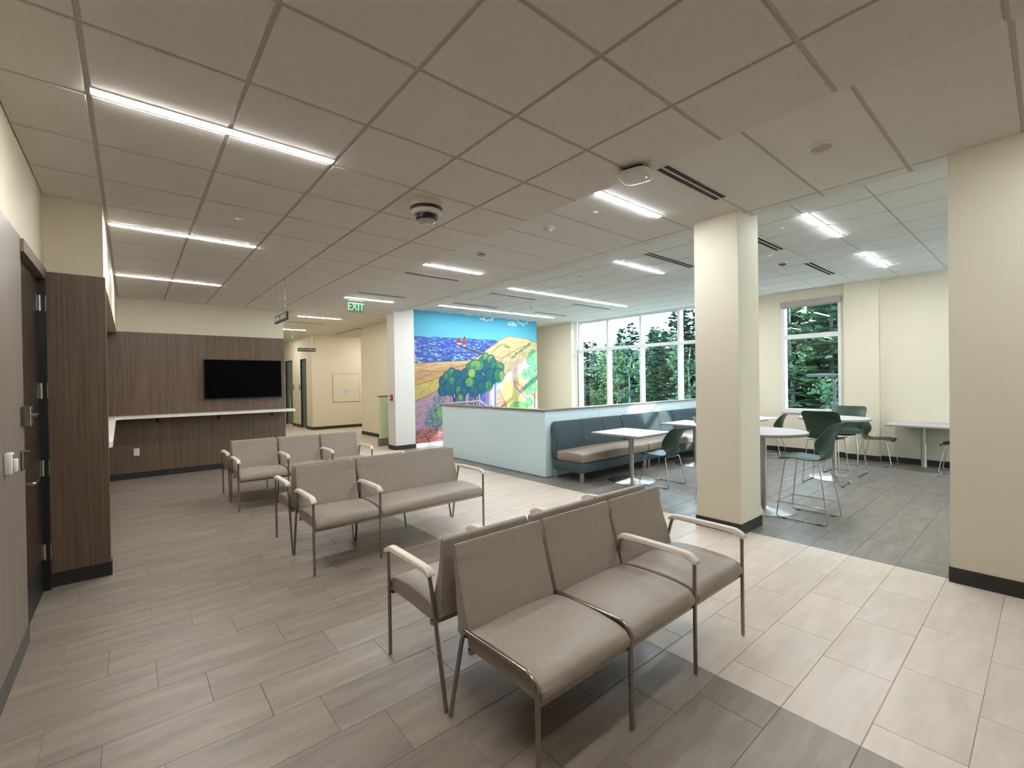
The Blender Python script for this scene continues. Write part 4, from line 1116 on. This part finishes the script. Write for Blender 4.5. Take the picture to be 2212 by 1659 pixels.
    for cx, cy, rx, ry in ((1215, 610, 42, 44), (1180, 660, 30, 40), (1220, 690, 34, 44), (1195, 760, 36, 50), (1140, 780, 30, 44), (1225, 800, 26, 44), (1190, 850, 22, 34), (1160, 915, 32, 50), (1215, 900, 28, 40), (1175, 1030, 28, 40)):
        ell(cx, cy, rx+3, ry+3, (70, 140, 130)); ell(cx, cy, rx, ry, (122, 202, 150))
        for k in range(10):
            a = rnd.random()*6.28; q = rnd.random()
            stroke([(cx+rx*q*math.cos(a), cy+ry*q*math.sin(a)), (cx+rx*q*math.cos(a)+9, cy+ry*q*math.sin(a)-6)], 3, rnd.choice([(176, 226, 150), (84, 170, 140), (210, 236, 170), (60, 150, 140)]))
    ell(1080, 1070, 80, 44, (60, 140, 110)); ell(1080, 1068, 72, 38, (120, 196, 120))
    for k in range(30):
        stroke([(1080+rnd.uniform(-64, 64), 1060+rnd.uniform(-24, 24)), (1080+rnd.uniform(-64, 64), 1060+rnd.uniform(-24, 24))], 1.6, (170, 220, 130), 0.5)
    # shrub at lower left
    for cx, cy, rr, n_ in ((345, 1030, 46, 60), (400, 1010, 30, 20), (320, 1130, 70, 130), (380, 1120, 60, 120), (300, 1210, 60, 110), (360, 1220, 60, 110)):
        for k in range(n_):
            a = rnd.random()*6.28; q = rr*math.sqrt(rnd.random())
            px, py = cx+q*math.cos(a), cy+q*math.sin(a)
            stroke([(px, py), (px+rnd.uniform(-16, 16), py+rnd.uniform(-16, 10))], 3, rnd.choice([(70, 130, 170), (60, 150, 140), (110, 180, 180), (90, 170, 110), (150, 210, 110), (96, 120, 190), (50, 100, 150)]), 0.9)
    for k in range(50):
        px, py = 385+rnd.gauss(0, 22), 1130+rnd.gauss(0, 26)
        stroke([(px, py), (px+rnd.uniform(-10, 10), py-12)], 3, rnd.choice([(170, 224, 80), (130, 206, 90)]))
    stroke([(345, 1290), (350, 1246), (390, 1225), (410, 1215)], 4, (50, 50, 100))
    # clouds
    for pts in ([(732, 264), (742, 290), (775, 292), (790, 306), (812, 294), (842, 300), (850, 280), (836, 290)], [(750, 292), (770, 270), (778, 290)], [(985, 325), (1010, 314), (1035, 320), (1058, 336), (1050, 348), (1020, 340), (990, 338), (985, 325)],
                [(1068, 294), (1082, 320), (1108, 326), (1122, 344), (1142, 324), (1164, 322), (1150, 312)], [(1005, 338), (1030, 328), (1040, 345)]):
        stroke(pts, 4.2, (238, 248, 250), 0.95)
    # unpainted ragged left margin
    for k in range(16):
        vy = 470+k*14+rnd.uniform(-4, 4)
        stroke([(120, vy), (120+rnd.uniform(22, 44), vy+rnd.uniform(-3, 3))], rnd.uniform(2, 4.5), (240, 238, 232))
    C[:] += np.random.RandomState(3).normal(0, 2.5, C.shape)
    col = np.clip(C, 0, 255)/255
    lin = 0.53*np.where(col <= 0.04045, col/12.92, ((col+0.055)/1.055)**2.4)
    verts = np.stack([X, np.full_like(X, yw), Z], 1)
    # ragged upper edge of the painted field
    top = np.arange((nz-1)*nx, nz*nx)
    verts[top, 2] += 0.006*np.sin(X[top]*9)+0.004*np.sin(X[top]*23)
    i = np.arange(nx-1)[None, :]+np.arange(nz-1)[:, None]*nx
    F = np.stack([i, i+1, i+1+nx, i+nx], -1).reshape(-1, 4)
    me = bpy.data.meshes.new('mural')
    me.vertices.add(len(verts)); me.vertices.foreach_set('co', verts.astype(np.float32).ravel())
    me.loops.add(len(F)*4); me.loops.foreach_set('vertex_index', F.astype(np.int32).ravel())
    me.polygons.add(len(F)); me.polygons.foreach_set('loop_start', np.arange(0, len(F)*4, 4, dtype=np.int32))
    me.polygons.foreach_set('loop_total', np.full(len(F), 4, dtype=np.int32))
    me.update(calc_edges=True); me.validate()
    at = me.color_attributes.new('paint', 'FLOAT_COLOR', 'POINT')
    at.data.foreach_set('color', np.concatenate([lin, np.ones((len(lin), 1))], 1).astype(np.float32).ravel())
    m = mat('mural_paint', (0.5, 0.5, 0.5), 0.55, spec=0.3)
    a = N(m, 'ShaderNodeAttribute'); a.attribute_name = 'paint'
    L(m, a.outputs['Color'], m.node_tree.nodes['Principled BSDF'].inputs['Base Color'])
    me.materials.append(m)
    t = thing('mural', 'large painted mural of dunes, blue water and two red lighthouses', 'mural', (0, 0, 0))
    put('painting', me, t)
    MB().box(x0, yw+0.001, z0, x1, 9.7785, z1-0.012).build('canvas', M_white, t)
    MB().box(x0-0.003, yw-0.012, 0.0, x1+0.003, 9.7785, z0).build('white_base_trim', M_alu, t)
    rebase(t, (7.18, 9.775, 0.0))
paint_mural()

# ------------------------------------------------------------------ outdoors
GZ = -4.2
tag(MB().box(XW+0.3, -30, GZ-0.2, 120, 90, GZ).build('ground', M_grass), 'grassy ground below the windows', None, None, 'structure')
tag(MB().box(XW+0.3, -14, GZ, 17.0, 14, GZ+0.02).build('bounce_slab', mat('bounce_slab_pale', rgb(176, 172, 164), 0.9)), 'added pale slab, unseen, bouncing daylight up to the dining ceiling', None, None, 'structure')  # added unseen slab, reflects daylight up onto the dining ceiling
def conifer_mesh(seed, height, rad, leaf, dens=1.0):
    rnd = random.Random(seed)
    mb = MB()
    nb = int(150*dens)
    for i in range(nb):
        t = (i+rnd.random())/nb
        z = height*(0.10+0.90*t)
        a = rnd.random()*2*PI
        ln = rad*(1.02-t)**0.75*rnd.uniform(0.6, 1.1)+0.12
        up = rnd.uniform(-0.15, 0.22)+0.35*t
        d = Vector((math.cos(a), math.sin(a), up)).normalized()
        side = d.cross(Vector((0, 0, 1))).normalized()
        nseg = max(3, int(ln/0.20))
        for k in range(nseg):
            u = (k+0.6)/nseg
            p = Vector((0, 0, z))+d*ln*u-Vector((0, 0, 0.16*ln*u*u))
            for sgn in (-1, 1):
                l2 = (0.26+0.42*(1-u))*rnd.uniform(0.7, 1.25)*min(1.0, 0.5+ln/2)
                e = (side*sgn*0.8+d*0.75+Vector((0, 0, rnd.uniform(-0.35, 0.2)))).normalized()
                w = e.cross(Vector((0, 0, 1))).normalized()*l2*0.36
                q = p+e*l2*0.55; r = p+e*l2
                tw = Vector((0, 0, rnd.uniform(-0.07, 0.07)))
                mb.add([p, q+w+tw, r, q-w-tw], [(0, 1, 2, 3)])
    return mb.mesh('foliage', leaf, False, fix=False)
def trunk_mesh(height, r, m, seed):
    rnd = random.Random(seed)
    pts = []; rs = []
    for i in range(8):
        t = i/7
        pts.append((rnd.uniform(-1, 1)*0.06*height*0.2*t, rnd.uniform(-1, 1)*0.06*height*0.2*t, height*0.97*t)); rs.append(r*(1-0.88*t)+0.01)
    return MB().tube(pts, rs, 8).mesh('trunk', m, True)
def broad_mesh(seed, height, rad, leaf):
    rnd = random.Random(seed)
    mb = MB()
    for c in range(64):
        a = rnd.random()*2*PI; t = rnd.random()
        rr = rad*(0.25+0.75*rnd.random())*(1-0.55*abs(t-0.45))
        cx, cy, cz = rr*math.cos(a), rr*math.sin(a), height*(0.22+0.76*t)
        cr = rnd.uniform(0.35, 0.7)
        for k in range(44):
            v = Vector((rnd.gauss(0, 1), rnd.gauss(0, 1), rnd.gauss(0, 0.7))).normalized()*cr*rnd.uniform(0.6, 1.0)
            p = Vector((cx, cy, cz))+v
            e = Vector((rnd.gauss(0, 1), rnd.gauss(0, 1), rnd.gauss(0, 0.5))).normalized()
            w = e.cross(v.normalized()+Vector((0, 0, 0.3))).normalized()
            s = rnd.uniform(0.10, 0.18)
            mb.add([p-e*s, p+w*s*0.6, p+e*s, p-w*s*0.6], [(0, 1, 2, 3)])
    return mb.mesh('foliage', leaf, False, fix=False)
VAR = [(conifer_mesh(1, 10, 2.0, M_leafs[0], 1.5), trunk_mesh(10, 0.15, M_trunk, 1)), (conifer_mesh(2, 10, 2.5, M_leafs[1], 1.5), trunk_mesh(10, 0.17, M_trunk, 2)),
       (broad_mesh(3, 10, 2.6, M_leafs[2]), trunk_mesh(9.4, 0.12, M_birch, 3)), (broad_mesh(4, 10, 2.2, M_leafs[1]), trunk_mesh(9.4, 0.14, M_birch, 4))]
KIND = ['dark pointed conifer', 'broad mid green conifer', 'pale trunked leafy tree', 'narrow leafy tree']
def tree(i, x, y, s, v, where):
    fol, tr = VAR[v]
    t = thing('conifer_tree' if v < 2 else 'leafy_tree', KIND[v]+' '+where, 'tree', (x, y, GZ), random.random()*6.28, 'trees beyond the windows')
    t.scale = (s*random.uniform(0.9, 1.1), s*random.uniform(0.9, 1.1), s)
    put('foliage', fol, t); put('trunk', tr, t)
TREES = [(19, 5.0, .98, 1), (18.5, 7.0, .90, 0), (21, 8.9, 1.02, 3), (22, 5.6, 1.08, 0), (23, 7.6, 1.12, 2), (27.5, 5.0, 1.3, 0), (29, 7.5, 1.3, 1), (30, 10.2, 1.3, 0), (17.5, 4.2, .60, 3), (25, 6.2, 1.22, 1), (26, 9.0, 1.2, 0), (25, 3.8, 1.1, 0),
         (21, 11.4, .80, 3), (22, 13.6, .84, 1), (23.5, 11.6, 1.02, 0), (22, 15.6, .78, 3), (23.5, 17.6, .80, 2), (22, 19.6, .76, 1), (23.5, 21.6, .76, 3), (22.5, 23.8, .74, 1), (24, 25.8, .74, 2), (24.5, 14.0, 1.04, 0),
         (25.5, 16.2, .90, 1), (26, 18.8, .82, 0), (26, 21.2, .80, 1), (26.5, 23.6, .80, 0), (27, 26.2, .82, 1), (28, 12.6, 1.16, 1), (28, 15.0, 1.14, 0), (28.5, 17.4, .90, 3), (28.5, 20.0, .98, 0), (29, 22.6, .86, 1), (29, 25.2, .90, 0), (29, 28.0, .84, 3),
         (31.5, 14.5, 1.0, 1), (31.5, 17.5, 1.0, 0), (32, 20.5, .94, 1), (32, 23.5, 1.0, 0), (32, 26.8, .92, 1), (32, 30.0, .96, 0), (35, 19.0, .9, 1), (35, 22.5, .9, 0), (35, 26.0, .9, 1), (24, -3.6, 1.5, 0), (24.5, 0.0, 1.5, 1)]  # last two trees are added, unseen, to keep sun off the curtain wall
WHERE = ['in front of the single window', 'behind the tall curtain wall']
for i, (x, y, s, v) in enumerate(TREES):
    tree(i, x, y, s, v, 'added out of view to block the sun' if y < 2 else WHERE[0] if y < 10.5 else WHERE[1])
lp = thing('lamp_post', 'dark street lamp seen low at the right side of the single window', 'lamp', (16.0, 4.15, GZ))
MB().tube([(0, 0, 0), (0, 0, 5.55)], 0.05, 12).build('post', M_sign, lp, True)
MB().loft([[(x*sx, y*sy, z) for x, y in ((-1, -1), (1, -1), (1, 1), (-1, 1))] for z, sx, sy in ((5.74, 0.14, 0.36), (5.80, 0.16, 0.42), (5.83, 0.12, 0.34), (5.85, 0.04, 0.1))]).build('lamp_head', M_sign, lp, loc=(0, 0.30, 0))
MB().tube([(0, 0, 5.5), (0, 0.06, 5.7), (0, 0.2, 5.78)], 0.03, 8).build('arm', M_sign, lp)
